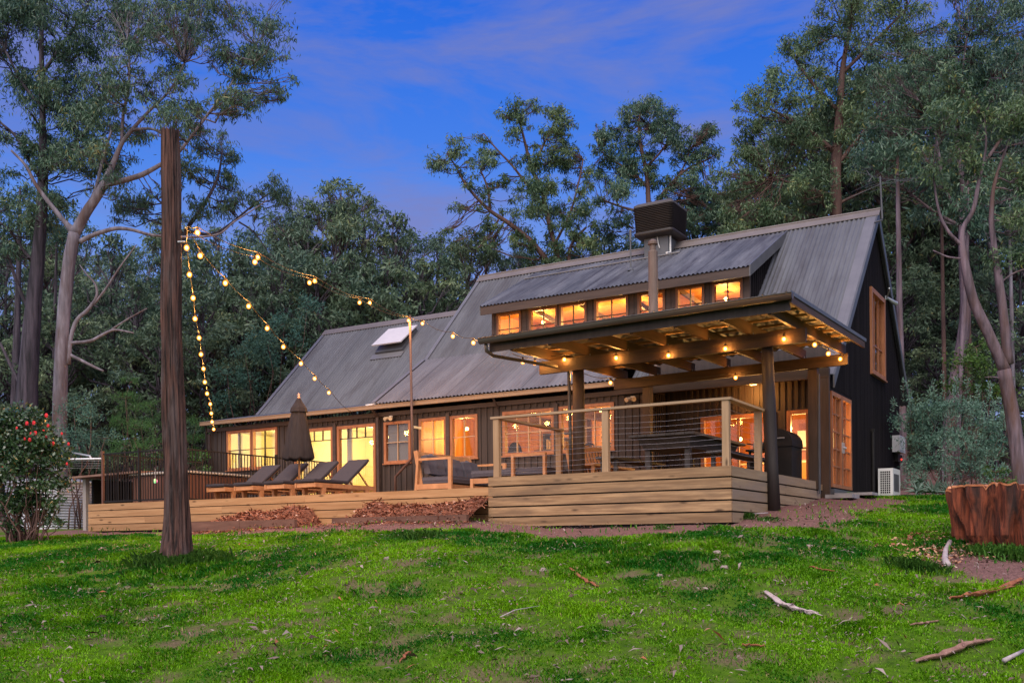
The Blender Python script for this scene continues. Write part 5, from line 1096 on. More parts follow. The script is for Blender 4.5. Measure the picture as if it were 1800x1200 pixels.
def hand_tree(name, label, D, limbs, clumps, lm, bm, leaf=(.2, .045), dens=330, seed=1, group=None, dspread=1.0, droop=.9, base=None, nsub=12, cat='tree', sig=.31, dm=1.45, spray=0):
    """limbs: polylines of (px, py, r_px[, depth offset]); clumps: (px, py, r_px[, depth offset])"""
    rng = np.random.default_rng(seed); sc_ = D / F_PX
    lim = []
    for lb_ in limbs:
        P = np.array([at(q[0], q[1], D + (q[3] if len(q) > 3 else 0)) for q in lb_]); R = np.array([q[2] * sc_ * (.86 if q[2] >= 8.5 else .64) for q in lb_]); lim.append([P, R])
    P0 = lim[0][0][0].copy(); g = gz(P0[0], P0[1])
    if P0[2] > g: lim[0][0] = np.vstack([[P0[0], P0[1], g - .3], lim[0][0]]); lim[0][1] = np.concatenate([[lim[0][1][0] * 1.25], lim[0][1]])
    root = thing(name, lim[0][0][0] + (0, 0, .3), label, cat, group)
    nodes = []
    m = MB()
    for P, R in lim:
        # smooth the polyline
        t = np.arange(len(P)); tt = np.linspace(0, len(P) - 1, (len(P) - 1) * 4 + 1)
        Q = np.stack([np.interp(tt, t, P[:, i]) for i in range(3)], 1); Rr = np.interp(tt, t, R)
        for _ in range(2): Q[1:-1] = (Q[:-2] + 2 * Q[1:-1] + Q[2:]) / 4
        m.tube(Q, Rr, 10 if R.max() > .08 else 7, wob=.06); nodes += list(zip(Q, Rr))
    NP = np.array([q for q, _ in nodes]); NR = np.array([r for _, r in nodes])
    pts = []; tint = []; tw = MB()
    if spray: clumps = [c for i, c in enumerate(clumps) if i % 3 == 0] + scatter(clumps, spray, seed + 500)
    for c in clumps:
        dd = c[3] if len(c) > 3 else rng.normal(0, 1) * c[2] * sc_ * (1.1 if not spray else 2.4) * dspread
        cc = at(c[0], c[1], D + dd); R = c[2] * sc_ * rng.uniform(.85, 1.3)
        n = int(dens * dm * R * R * math.pi * rng.uniform(.8, 1.2)); p, T, k = clump_points(cc, R, n, rng, nsub, sig=sig, zst=1.15)
        base_t = rng.uniform(.15, .75); pts.append(p); tint.append(np.clip(base_t + rng.normal(0, .1, 40)[k % 40] + rng.normal(0, .14, n) + (rng.random(n) < .012) * .6, 0, 1))
        dist = np.linalg.norm(NP - cc, axis=1) + np.where(NP[:, 2] > cc[2] + R * .3, 3 * R, 0); j = int(np.argmin(dist)); r0 = min(NR[j] * .7, .012 + .014 * R + .006 * np.linalg.norm(NP[j] - cc))
        B = path3(NP[j], cc, -.06 * np.linalg.norm(NP[j] - cc), rng); tw.tube(B, np.linspace(r0, r0 * .35, len(B)), 5)
        for t_ in T: a = B[rng.integers(2, len(B))]; Bq = path3(a, t_, -.05 * R, rng, 4); tw.tube(Bq, np.linspace(r0 * .42, .004, 4), 4, cap=False)
    m.build('trunk', bm, root, True)
    if tw.n: tw.build('branches', bm, root, True)
    P = np.concatenate(pts); polys_np('crown', leaf_quads(P, leaf[0], leaf[1], droop, rng), 4, lm, np.concatenate(tint), root)
    return root
ground_pt = lambda px, D: at(px, 960, D)
# the two big gums at the left
hand_tree('gum_tree', 'dark straight trunked gum tree at the far left behind the camellia', 31,
  [[(36, 905, 27), (46, 720, 22), (52, 620, 18), (60, 520, 15), (70, 420, 12), (76, 320, 10), (75, 200, 8), (72, 60, 6), (78, -60, 4)],
   [(66, 470, 6), (40, 440, 5), (15, 400, 4), (-20, 380, 3)], [(75, 320, 6), (50, 280, 5), (30, 240, 4), (0, 215, 3)], [(74, 280, 6), (115, 268, 5), (150, 235, 4), (165, 180, 2.5)], [(75, 190, 5), (40, 150, 4), (10, 90, 3)], [(74, 130, 5), (110, 80, 4), (150, 20, 3)],
   [(58, 560, 6), (30, 500, 5), (12, 440, 4), (-15, 420, 3)], [(48, 700, 5), (22, 650, 4.5), (0, 600, 4), (-20, 590, 3)]],
  [(20, 20, 55), (75, 15, 50), (130, 30, 50), (180, 20, 48), (30, 90, 48), (90, 85, 45), (150, 90, 48), (15, 160, 48), (70, 150, 42), (125, 160, 40), (20, 230, 45), (75, 225, 36), (135, 215, 38), (10, 300, 44), (60, 290, 36), (115, 280, 34), (30, 360, 40), (-10, 380, 40), (150, 270, 30), (10, 440, 34), (100, 345, 26), (60, -20, 50), (130, -30, 50), (0, -20, 50)] + fill(-30, 200, -30, 330, 34, 34, 1) + fill(-30, 110, 320, 480, 9, 30, 2),
  GUM_DARK, BARK_DARK, (.17, .036), 900, 21, nsub=9, sig=.27, dm=.52, spray=3, droop=1.5)
hand_tree('gum_tree', 'pale smooth barked gum tree forking low beside the dark trunk', 29,
  [[(104, 905, 17), (105, 740, 14.5), (107, 640, 13.5), (113, 540, 13), (121, 460, 12.5), (131, 410, 12)],
   [(131, 412, 11), (150, 375, 10), (178, 335, 9), (198, 290, 7.5), (214, 250, 6), (232, 228, 5), (262, 195, 4), (300, 160, 3), (325, 110, 2.5)],
   [(186, 325, 8), (215, 318, 7.5), (250, 308, 7), (285, 288, 5.5), (312, 272, 4.5), (345, 228, 4), (374, 190, 3.4), (400, 160, 2.8), (425, 115, 2.4), (450, 80, 1.8)],
   [(140, 425, 7), (165, 412, 6), (205, 400, 5.5), (235, 404, 4.6), (262, 413, 4), (300, 416, 3.6), (350, 417, 3), (388, 412, 2.6), (410, 390, 2.2), (440, 372, 1.8), (470, 352, 1.4)],
   [(131, 410, 9), (112, 388, 7), (85, 355, 6), (62, 325, 5), (46, 290, 4), (20, 265, 3)], [(152, 372, 6), (170, 330, 5), (180, 280, 4), (196, 230, 3)], [(214, 250, 5), (216, 200, 4), (228, 150, 3.4), (226, 80, 2.4)],
   [(120, 640, 7), (124, 590, 6), (135, 560, 5.5), (155, 545, 5), (172, 520, 4), (168, 498, 3), (150, 480, 2.2), (140, 465, 1.2)], [(165, 535, 3.4), (188, 505, 3), (210, 470, 2.4), (240, 430, 1.6)], [(119, 603, 5), (160, 600, 4.6), (180, 588, 4), (200, 578, 3.4), (235, 585, 2)], [(196, 579, 2.6), (225, 560, 2.2), (258, 542, 1.5)], [(120, 622, 5), (140, 632, 4.6), (168, 646, 4), (182, 652, 3)], [(232, 228, 4), (270, 225, 3.5), (300, 245, 3), (330, 265, 2)]],
  [(478, 55, 40), (450, 30, 36), (420, 70, 38), (455, 105, 34), (485, 95, 26), (400, 30, 38), (365, 55, 42), (330, 35, 44), (290, 70, 44), (250, 40, 46), (215, 80, 40), (335, 100, 36), (380, 105, 30), (430, 150, 30), (410, 185, 30), (440, 185, 24), (300, 135, 32), (225, 130, 34), (185, 150, 36), (260, 165, 26), (200, 205, 34), (300, 205, 36), (250, 240, 28), (330, 185, 26), (170, 265, 30), (225, 265, 26), (340, 215, 22), (310, 0, 44), (380, 0, 40), (240, -10, 46)] + fill(190, 400, 0, 240, 22, 28, 3) + fill(380, 490, 40, 170, 8, 24, 4) + fill(150, 280, 240, 330, 8, 22, 5),
  GUM_DARK, BARK_PALE, (.16, .033), 900, 22, nsub=9, sig=.27, dm=.55, spray=3, droop=1.6)
hand_tree('gum_tree', 'drooping leafy gum behind the tall log pole', 33,
  [[(300, 900, 9), (305, 600, 8), (310, 470, 7), (325, 405, 6), (360, 360, 4.5), (385, 310, 3.4), (390, 270, 2)], [(325, 405, 5), (375, 415, 4), (410, 390, 3), (445, 360, 2.4), (480, 335, 1.5)], [(320, 410, 4), (300, 370, 3), (270, 345, 2)], [(420, 390, 2.6), (445, 405, 2), (470, 440, 1.4)]],
  [(388, 262, 26), (398, 295, 30), (372, 305, 28), (395, 330, 28), (430, 345, 28), (468, 335, 30), (495, 350, 24), (415, 362, 28), (350, 330, 30), (325, 290, 28), (345, 365, 28), (450, 365, 24), (330, 250, 24), (300, 320, 28), (275, 350, 28), (240, 360, 30), (200, 370, 30), (510, 372, 16), (385, 372, 22), (295, 385, 26)],
  GUM_DARK, BARK_DARK, (.17, .033), 700, 23, nsub=9, sig=.27, dm=.8, spray=3, droop=2.0)
# the two loose gums beyond the roof
hand_tree('gum_tree', 'spreading open crowned gum with leaning limbs rising behind the roof left of the cooler', 46,
  [[(985, 640, 11), (985, 500, 9), (960, 455, 8), (930, 420, 7), (895, 392, 6), (862, 372, 5), (835, 345, 4), (815, 320, 3.2), (800, 290, 2.2), (785, 270, 1.5)],
   [(992, 500, 8), (975, 430, 7), (962, 380, 6.5), (952, 330, 6), (935, 300, 5), (925, 260, 4), (915, 220, 3), (905, 185, 2)], [(960, 370, 4), (930, 330, 4), (900, 290, 3), (875, 265, 2.4), (850, 235, 1.4)], [(935, 300, 4), (955, 255, 3), (975, 215, 2.2), (985, 190, 1.4)], [(862, 372, 4), (858, 330, 3), (845, 300, 2)], [(975, 430, 4), (1005, 370, 3), (1020, 310, 2.4), (1025, 280, 1.4)], [(1000, 500, 6), (1000, 430, 4), (1030, 400, 3)]],
  [(905, 190, 22), (935, 185, 24), (960, 200, 24), (985, 205, 20), (915, 215, 18), (965, 235, 20), (985, 235, 14), (850, 235, 12), (785, 275, 22), (765, 285, 16), (805, 265, 20), (820, 290, 16), (850, 285, 20), (820, 320, 10), (930, 285, 20), (965, 280, 24), (1000, 285, 22), (1022, 265, 16), (925, 330, 22), (890, 325, 20), (860, 330, 18), (960, 330, 24), (1000, 330, 24), (985, 375, 26), (940, 370, 22), (890, 370, 20), (850, 360, 16), (1020, 370, 22), (1005, 415, 26), (960, 415, 26), (915, 415, 22), (870, 395, 20), (1030, 410, 22), (990, 455, 28), (1040, 440, 24), (940, 455, 24)] + fill(770, 1040, 250, 460, 26, 13, 41) + fill(890, 1010, 185, 300, 10, 12, 42),
  GUM_OLIVE, BARK_RED, (.20, .046), 380, 31, nsub=7, sig=.30, dm=1.15, spray=5, droop=1.3)
hand_tree('gum_tree', 'rounded bushy gum standing directly behind the roof cooler', 47,
  [[(1135, 640, 10), (1145, 440, 8), (1140, 360, 7), (1138, 310, 6), (1128, 265, 5), (1122, 230, 4), (1125, 195, 2)], [(1138, 330, 4), (1110, 300, 3.6), (1080, 285, 3), (1055, 265, 2)], [(1130, 300, 4), (1160, 270, 3), (1180, 240, 2)], [(1142, 370, 4.5), (1180, 320, 4), (1210, 295, 3), (1245, 280, 2)], [(1125, 372, 4), (1095, 365, 3), (1060, 352, 2.4)], [(1160, 350, 3.4), (1195, 310, 2.6), (1215, 260, 1.8)]],
  [(1125, 195, 24), (1150, 190, 22), (1105, 205, 20), (1170, 215, 22), (1140, 225, 24), (1090, 225, 20), (1185, 235, 18), (1065, 240, 18), (1055, 260, 16), (1090, 265, 24), (1125, 265, 24), (1165, 255, 22), (1205, 255, 22), (1235, 255, 20), (1255, 265, 16), (1230, 280, 18), (1195, 280, 20), (1150, 290, 22), (1105, 300, 22), (1070, 285, 18), (1060, 320, 20), (1090, 335, 22), (1130, 325, 20), (1180, 325, 24), (1215, 315, 22), (1060, 350, 18), (1195, 350, 26), (1230, 345, 22), (1160, 360, 22), (1210, 385, 28), (1245, 375, 22), (1090, 390, 24), (1060, 400, 26), (1165, 395, 24)] + fill(1050, 1260, 215, 400, 24, 13, 43),
  GUM_BLUE, BARK_RED, (.20, .048), 400, 32, nsub=7, sig=.30, dm=1.15, spray=5, droop=1.2)
# right hand wall of gums
hand_tree('gum_tree', 'huge dense gum tree towering over the right end of the roof', 43,
  [[(1470, 900, 17), (1470, 500, 14), (1470, 380, 12), (1468, 300, 11), (1475, 220, 9), (1480, 120, 7), (1500, 20, 4), (1510, -60, 2)], [(1468, 345, 6), (1430, 335, 5), (1395, 325, 4), (1360, 310, 2.6)], [(1470, 270, 7), (1430, 235, 6), (1390, 210, 4.5), (1350, 190, 3)], [(1478, 200, 5), (1430, 150, 4), (1400, 110, 3)], [(1472, 290, 6), (1510, 240, 5), (1550, 200, 4), (1590, 150, 3)], [(1480, 130, 5), (1540, 70, 4), (1590, 20, 2.6)], [(1470, 360, 5), (1500, 345, 4), (1530, 330, 2)]],
  [(1330, 190, 26), (1325, 215, 24), (1350, 170, 28), (1375, 150, 30), (1360, 125, 26), (1400, 110, 34), (1425, 85, 36), (1445, 50, 40), (1480, 40, 40), (1520, 20, 44), (1570, 30, 44), (1620, 20, 46), (1500, -10, 44), (1580, -20, 50), (1390, 190, 36), (1440, 140, 40), (1490, 100, 42), (1540, 90, 42), (1590, 90, 40), (1640, 80, 44), (1345, 240, 30), (1390, 235, 34), (1440, 195, 38), (1490, 160, 40), (1540, 150, 40), (1600, 150, 40), (1300, 280, 26), (1330, 285, 30), (1370, 285, 34), (1420, 260, 36), (1480, 220, 38), (1540, 210, 40), (1290, 320, 28), (1330, 330, 32), (1380, 335, 34), (1430, 320, 34), (1480, 280, 34), (1530, 270, 36), (1295, 370, 30), (1340, 380, 34), (1400, 380, 32), (1520, 330, 34), (1560, 310, 34), (1440, 370, 26), (1260, 370, 28), (1300, 410, 30)] + fill(1340, 1640, 60, 340, 16, 34, 7),
  GUM_OLIVE, BARK_RED, (.20, .048), 440, 41, nsub=9, sig=.27, dm=.85, spray=3, droop=1.2)
hand_tree('gum_tree', 'tall gum at the right edge with a wide feathery crown', 36,
  [[(1660, 900, 15), (1672, 700, 12), (1700, 560, 11), (1692, 420, 10), (1695, 330, 8), (1680, 250, 6), (1690, 150, 4), (1700, 60, 2)], [(1694, 380, 6), (1660, 340, 5), (1650, 270, 4), (1640, 210, 2.5)], [(1695, 330, 6), (1735, 280, 5), (1770, 230, 4), (1800, 190, 3)], [(1690, 300, 5), (1720, 230, 4), (1740, 170, 3)], [(1693, 400, 5), (1640, 372, 4), (1600, 340, 3)]],
  [(1640, 110, 40), (1690, 100, 44), (1740, 90, 44), (1790, 95, 44), (1590, 150, 38), (1640, 160, 42), (1700, 150, 40), (1760, 150, 42), (1810, 160, 40), (1560, 195, 36), (1610, 205, 38), (1660, 205, 34), (1540, 240, 34), (1590, 250, 38), (1640, 265, 30), (1520, 280, 34), (1570, 295, 36), (1620, 305, 30), (1760, 210, 28), (1800, 250, 34), (1690, 20, 50), (1760, 20, 50), (1810, 30, 46), (1740, -20, 50), (1740, 330, 26), (1790, 330, 28), (1580, 345, 30), (1630, 360, 26)] + fill(1540, 1810, 20, 330, 22, 34, 6),
  GUM_DARK, BARK_PINK, (.18, .038), 640, 42, nsub=9, sig=.27, dm=.72, spray=3, droop=1.4)
hand_tree('gum_tree', 'forked pinkish gum leaning at the right edge behind the stump', 24,
  [[(1800, 905, 17), (1790, 800, 15), (1778, 720, 14), (1765, 650, 14)], [(1768, 655, 12), (1740, 590, 10.5), (1710, 530, 10), (1697, 470, 9), (1690, 425, 8), (1692, 400, 7), (1712, 370, 6), (1720, 320, 5), (1735, 260, 3), (1730, 200, 2)], [(1772, 640, 11), (1766, 570, 9), (1757, 500, 8.5), (1747, 430, 8), (1742, 390, 7.5), (1745, 330, 5), (1765, 270, 3.6), (1790, 200, 2.4)], [(1692, 432, 5), (1668, 410, 4.4), (1652, 380, 3.8), (1645, 345, 3), (1640, 300, 2)], [(1691, 455, 3), (1665, 452, 2.4), (1640, 440, 1.5)], [(1765, 667, 2.6), (1748, 662, 1.8), (1730, 663, .8)], [(1755, 500, 3), (1780, 480, 2.4), (1810, 470, 1.6)]],
  [(1735, 205, 30), (1775, 200, 30), (1755, 165, 30), (1800, 210, 28), (1700, 250, 22), (1640, 300, 22), (1655, 330, 18), (1790, 410, 20), (1800, 460, 20), (1690, 190, 24), (1715, 300, 16), (1625, 270, 18), (1812, 330, 22)] + fill(1620, 1810, 130, 300, 14, 24, 8) + fill(1730, 1810, 300, 470, 6, 20, 9),
  GUM_OLIVE, BARK_PINK, (.15, .036), 620, 43)

# ------------------------------------------------------------------ the forest behind: four kinds of tree grown in code, then copied
FOR_O = leaf_mat('forest_olive_leaves', (.056, .108, .066), (.205, .275, .140), (.3, .28, .1), .5, .25, .4)
FOR_D = leaf_mat('forest_dark_leaves', (.042, .092, .066), (.150, .220, .130), (.24, .24, .1), .5, .25, .4)
FOR_B = leaf_mat('forest_blue_leaves', (.046, .104, .088), (.165, .245, .165), (.24, .24, .12), .5, .25, .4)
def grown(kind, H, W, bare_, n_leaf, leaf, seed, lm, bm, lean=0.0):
    rng = np.random.default_rng(seed); o = np.array((0, 0, -.4)); k = 9; t = np.linspace(0, 1, k)
    tr = np.stack([lean * t ** 1.5 + .15 * np.sin(t * 5 + seed), .12 * np.cos(t * 4 + seed), t * H * .93], 1) + o * (1 - t)[:, None]
    m = MB(); m.tube(tr, np.linspace(H * .0165, .03, k), 9, wob=.06); pts = []; tint = []; tw = MB()
    nc = int(34 + W * 5.5)
    for i in range(nc):
        h = bare_ + (1 - bare_) * rng.random() ** .8; prof = math.sin(min(1, (h - bare_) / (1 - bare_) * .85 + .15) * math.pi) ** .6
        a = i * 2.4 + rng.uniform(-.5, .5); rad = W * prof * rng.uniform(.25, 1.0); R = W * rng.uniform(.13, .27) * (.6 + .4 * prof)
        z0_ = max(.2, h - .06 - .25 * rad / H); bp = np.array([np.interp(z0_, t, tr[:, j]) for j in range(3)]); c = np.array([np.interp(h, t, tr[:, 0]) + rad * math.cos(a), rad * math.sin(a), h * H])
        nl = int(n_leaf * 1.25 * R * R); p, T, kk = clump_points(c, R, nl, rng, 10); pts.append(p); tint.append(np.clip(rng.uniform(.15, .7) + rng.normal(0, .15, nl) + (rng.random(nl) < .01) * .5, 0, 1))
        B = path3(bp, c, .02 * rad, rng); tw.tube(B, np.linspace(.035 + .006 * H * rad / W, .012, len(B)), 5)
        for q in T[::2]: tw.tube(path3(B[3], q, 0, rng, 3), np.linspace(.016, .005, 3), 4, cap=False)
    r = bpy.data.objects.new(kind, None); col.objects.link(r); m.build('trunk', bm, r, True); tw.build('branches', bm, r, True)
    polys_np('crown', leaf_quads(np.concatenate(pts), leaf[0], leaf[1], .8, rng), 4, lm, np.concatenate(tint), r)
    r['H'] = H; return r
KINDS = [grown('gum_tree', 18, 4.0, .40, 230, (.32, .085), 51, FOR_O, BARK_PINK, .8), grown('gum_tree', 18, 3.4, .30, 230, (.30, .08), 52, FOR_D, BARK_DARK, -.5),
         grown('gum_tree', 17, 4.6, .36, 210, (.34, .088), 53, FOR_B, BARK_PALE, .4), grown('forest_tree', 12, 3.6, .12, 230, (.28, .085), 54, FOR_D, BARK_DARK, 0), grown('forest_tree', 9, 3.0, .06, 240, (.24, .075), 55, FOR_O, BARK_DARK, .2)]
FOREST = [
 (-30, 300, 44, 1), (-60, 420, 40, 3), (20, 430, 42, 3), (95, 400, 47, 0), (150, 380, 52, 1), (200, 420, 44, 3), (250, 430, 48, 2), (300, 390, 50, 0), (350, 430, 43, 3), (385, 400, 47, 1), (430, 435, 45, 3), (475, 390, 48, 2), (515, 375, 46, 0), (560, 345, 45, 2), (612, 325, 46, 0), (655, 345, 47, 1), (700, 385, 45, 3), (735, 400, 49, 2), (775, 415, 46, 1), (815, 405, 48, 0), (860, 420, 50, 3), (925, 430, 52, 2), (1060, 420, 51, 3), (1110, 410, 53, 1), (1175, 400, 52, 2), (1230, 350, 50, 3), (1275, 335, 49, 0), (1320, 300, 52, 1), (1370, 250, 51, 0), (1425, 170, 52, 2), (1500, 120, 50, 1), (1565, 100, 48, 0), (1625, 90, 50, 2), (1700, 70, 48, 1), (1770, 60, 46, 0), (1830, 80, 42, 2),
 (120, 540, 40, 4), (190, 560, 42, 4), (240, 500, 41, 3), (290, 560, 39, 4), (360, 520, 40, 3), (410, 530, 42, 4), (450, 500, 41, 3), (500, 470, 42, 3), (560, 460, 43, 3), (620, 450, 43, 3), (690, 460, 44, 3), (750, 470, 44, 4), (30, 600, 38, 4), (70, 520, 43, 3), (-20, 560, 39, 3),
 (1560, 420, 44, 3), (1610, 480, 46, 4), (1650, 400, 48, 3), (1720, 440, 44, 3), (1790, 420, 40, 3), (1830, 520, 34, 4), (1590, 350, 50, 1), (1680, 300, 52, 0), (1640, 600, 42, 4), (1750, 600, 36, 4), (1700, 640, 44, 4)]
WHERE = lambda x: 'left of the log pole' if x < 290 else 'above the left wing roof' if x < 800 else 'behind the main ridge' if x < 1300 else 'behind the black gable'
LOOK = ['tall olive leaved forest gum with pinkish trunk ', 'tall dark forest gum with dark trunk ', 'tall bluish forest gum with pale trunk ', 'dark bushy forest tree ', 'low olive green understorey tree ']
used = set()
for i, (px, py, D, kd) in enumerate(FOREST):
    src = KINDS[kd]; b = at(px, 900, D); g = gz(b[0], b[1]); topz = at(px, py, D)[2]; s = (topz - g) / src['H']
    if kd in used: r = copy_tree(src)
    else: r = src; used.add(kd)
    r.location = (b[0], b[1], g); wd = min(s, 1.25) if kd < 3 else max(s, .85); r.scale = (wd, wd, s); r.rotation_euler = (0, 0, i * 1.7)
    side = WHERE(px); tag(r, LOOK[kd] + side, 'tree', 'forest trees ' + side + ' ' + LOOK[kd].split()[1])
for s_ in KINDS:
    for o in [s_] : 
        if 'H' in o: del o['H']
for o in bpy.data.objects:
    if 'H' in o: del o['H']
# far wood that reads as one mass
def far_wood():
    rng = np.random.default_rng(77); pts = []; tint = []
    for i in range(330):
        D = rng.uniform(58, 82); px = rng.uniform(-300, 2100); 
        ty = np.interp(px, [-300, 0, 200, 450, 610, 750, 900, 1200, 1300, 1450, 1700, 2100], [380, 430, 460, 500, 430, 470, 500, 470, 400, 280, 240, 240])
        py = ty + rng.random() ** .8 * (860 - ty); c = at(px, py, D); R = rng.uniform(1.3, 2.6); n = int(60 * R * R)
        p, T, k = clump_points(c, R, n, rng, 9); pts.append(p); tint.append(np.clip(rng.uniform(.1, .7) + rng.normal(0, .15, n), 0, .9))
    o = polys_np('far_wood', leaf_quads(np.concatenate(pts), .62, .20, .7, rng), 4, FOR_B, np.concatenate(tint)); tag(o, 'dark far off gum forest closing the view', 'forest', kind='stuff')
far_wood()

# ------------------------------------------------------------------ slim trunks on the right, shrubs, camellia
def slim(px0, px1, r, D, top_py, lb, bm, seed):
    hand_tree('slim_tree', lb, D, [[(px0, 900, r * 1.2), (px0 + (px1 - px0) * .3, 720, r), (px0 + (px1 - px0) * .7, 540, r * .9), (px1, top_py + 60, r * .6), (px1, top_py, r * .25)]], [(px1 + 15, top_py + 10, 26), (px1 - 20, top_py + 30, 24), (px1 + 5, top_py + 60, 24), (px1 + 30, top_py + 60, 20)], GUM_DARK, bm, (.22, .055), 260, seed, 'slim trunks behind the black gable')
slim(1588, 1578, 9, 34, 250, 'straight greyish trunk just right of the black gable', BARK_PINK, 61); slim(1664, 1655, 6, 37, 300, 'thin brown trunk behind the big grey green shrub', BARK_RED, 62); slim(1678, 1702, 7, 33, 330, 'slender purple grey trunk leaning right behind the shrub', BARK_PINK, 63); slim(1706, 1698, 9, 38, 320, 'reddish straight trunk left of the forked gum', BARK_RED, 64); slim(1785, 1775, 6, 34, 360, 'thin pale trunk behind the forked gum', BARK_PALE, 65)
slim(22, 35, 9, 37, 330, 'dark leaning trunk at the left edge of the picture', BARK_DARK, 66); slim(90, 100, 5, 40, 360, 'thin dark trunk between the two big left gums', BARK_DARK, 67)
def shrub(name, label, D, clumps, lm, leaf, dens, seed, droop=-.4, stems=None, cat='shrub', group=None, nsub=10, shoots=0, sig=.24, spread=1.0):
    rng = np.random.default_rng(seed); s = D / F_PX; cx_ = np.mean([c[0] for c in clumps]); b = at(cx_, 900, D); g = gz(b[0], b[1]); root = thing(name, (b[0], b[1], g), label, cat, group)
    pts = []; tint = []; tw = MB(); base = np.array((b[0], b[1], g - .1)); ks = []
    for c in clumps:
        cc = at(c[0], c[1], D + rng.normal(0, .6) * c[2] * s); R = c[2] * s; n = int(dens * R * R * math.pi); p, T, k = clump_points(cc, R, n, rng, nsub, .85, sig); p[:, 2] = np.maximum(p[:, 2], ground(p[:, 0], p[:, 1], False) + .03); pts.append(p); tint.append(np.clip(rng.uniform(.2, .7) + rng.normal(0, .16, n) + (rng.random(n) < .015) * .5, 0, 1))
        a = base + np.array((rng.normal(0, .12), rng.normal(0, .12), 0)) + np.array((cc[0] - base[0], cc[1] - base[1], 0)) * .35; a[2] = gz(a[0], a[1]) - .05
        tw.tube(path3(a, cc, 0, rng), np.linspace(.018 + .012 * R, .006, 6), 5)
        for q in T[::2]: tw.tube(path3(cc, q, 0, rng, 3), np.linspace(.008, .003, 3), 4, cap=False)
        for _ in range(shoots):
            q = cc + np.array((rng.normal(0, .5) * R, rng.normal(0, .5) * R, R * .6)); h = rng.uniform(.25, .6); nn = 46; tt = rng.random(nn); pts.append(q + np.stack([rng.normal(0, .02, nn), rng.normal(0, .02, nn), tt * h], 1)); tint.append(np.clip(.75 + rng.normal(0, .1, nn), 0, 1)); tw.tube([q, q + (0, 0, h)], [.008, .003], 4)
    tw.build('stems', stems or BARK_RED, root, True); polys_np('foliage', leaf_quads(np.concatenate(pts), leaf[0], leaf[1], droop, rng, spread), 4, lm, np.concatenate(tint), root); return root
SHRUB_G = leaf_mat('grey_green_shrub', (.060, .155, .115), (.22, .36, .275), (.38, .48, .38), .5, .2)
shrub('shrub', 'big grey green shrub with upright shoots right of the black gable', 27, [(1600, 740, 32), (1630, 725, 34), (1665, 720, 36), (1700, 725, 36), (1735, 745, 32), (1755, 770, 26), (1610, 780, 34), (1650, 775, 38), (1695, 775, 40), (1735, 800, 34), (1610, 820, 30), (1650, 820, 36), (1700, 825, 36), (1745, 835, 30), (1600, 855, 22), (1640, 858, 24), (1690, 860, 26), (1735, 862, 24)], SHRUB_G, (.10, .026), 850, 71, -.8, shoots=4)
LIGHTG = leaf_mat('light_green_shrub', (.030, .075, .018), (.10, .19, .035), (.2, .25, .05), .5, .25)
shrub('shrub', 'lime leaved bush between the right hand trunks', 31, [(1700, 640, 34), (1735, 650, 34), (1690, 680, 30), (1730, 690, 34), (1765, 690, 24), (1715, 610, 26)], LIGHTG, (.13, .045), 420, 72, .3)
shrub('shrub', 'small bright weed bush behind the stump', 23, [(1750, 830, 18), (1765, 850, 18), (1748, 858, 16)], LIGHTG, (.09, .04), 700, 73, .1)
UND = leaf_mat('teal_understorey', (.030, .10, .085), (.095, .20, .15), (.15, .24, .13), .6, .2)
shrub('shrub', 'soft teal bush behind the camellia and tank', 28, [(130, 720, 30), (160, 735, 30), (110, 760, 30), (150, 775, 32), (185, 770, 26), (120, 800, 26), (165, 805, 28)], UND, (.10, .02), 700, 74, -.1)
WAT = leaf_mat('feathery_green', (.035, .11, .04), (.11, .25, .065), (.16, .28, .08), .6, .25)
shrub('conifer_shrub', 'feathery green conifer left of the log pole', 33, [(228, 672, 15), (222, 700, 22), (238, 720, 26), (215, 745, 28), (248, 755, 28), (225, 785, 30), (258, 790, 26), (205, 800, 24)], WAT, (.10, .014), 1100, 75, -1.2)
shrub('conifer_shrub', 'feathery green conifer just right of the log pole', 37, [(345, 745, 22), (360, 775, 22), (330, 775, 26), (345, 800, 22), (265, 715, 18), (275, 745, 24), (280, 780, 24)], WAT, (.10, .014), 900, 76, -1.2)
shrub('climbing_plant', 'broad leaved climber behind the pool fence and log pole', 31, [(240, 800, 12), (235, 770, 5), (262, 812, 14), (282, 800, 14), (340, 812, 16), (358, 800, 14), (362, 825, 14), (330, 800, 12), (250, 825, 12)], leaf_mat('ivy_leaf', (.03, .075, .025), (.085, .18, .05), (.12, .22, .06), .35, .15), (.11, .08), 420, 77, .2)
shrub('shrub', 'dark bush behind the left wing roof end', 38, [(430, 620, 36), (470, 600, 36), (500, 570, 34), (400, 660, 36), (440, 670, 30), (480, 640, 26), (395, 710, 30), (540, 540, 30), (520, 600, 20)], UND, (.16, .05), 300, 78, .1)
# camellia
CAM = leaf_mat('glossy_camellia', (.018, .048, .022), (.065, .125, .050), (.22, .12, .03), .22, .08, .7)
cam_cl = [(25, 735, 30), (55, 745, 30), (10, 770, 34), (45, 775, 34), (80, 780, 28), (100, 795, 20), (15, 805, 34), (55, 810, 34), (90, 815, 24), (-15, 790, 34), (-15, 740, 30), (20, 835, 26), (70, 835, 20), (95, 850, 14), (40, 860, 18), (70, 880, 20), (98, 885, 17), (30, 890, 24), (62, 912, 20), (8, 885, 26), (88, 915, 16), (20, 925, 20), (110, 850, 16), (105, 920, 12), (-20, 840, 30)] + fill(-20, 95, 730, 850, 14, 26, 31) + fill(-10, 80, 850, 925, 10, 18, 32)
cm = shrub('camellia_bush', 'camellia bush with red flowers and glossy leaves at the left edge', 21.5, cam_cl, CAM, (.10, .052), 1000, 81, .25, stems=BARK_RED, sig=.30)
RED = mat('camellia_red', (.50, .012, .02), (.72, .03, .05), (30, 30, 30), .5)
rf = np.random.default_rng(5)
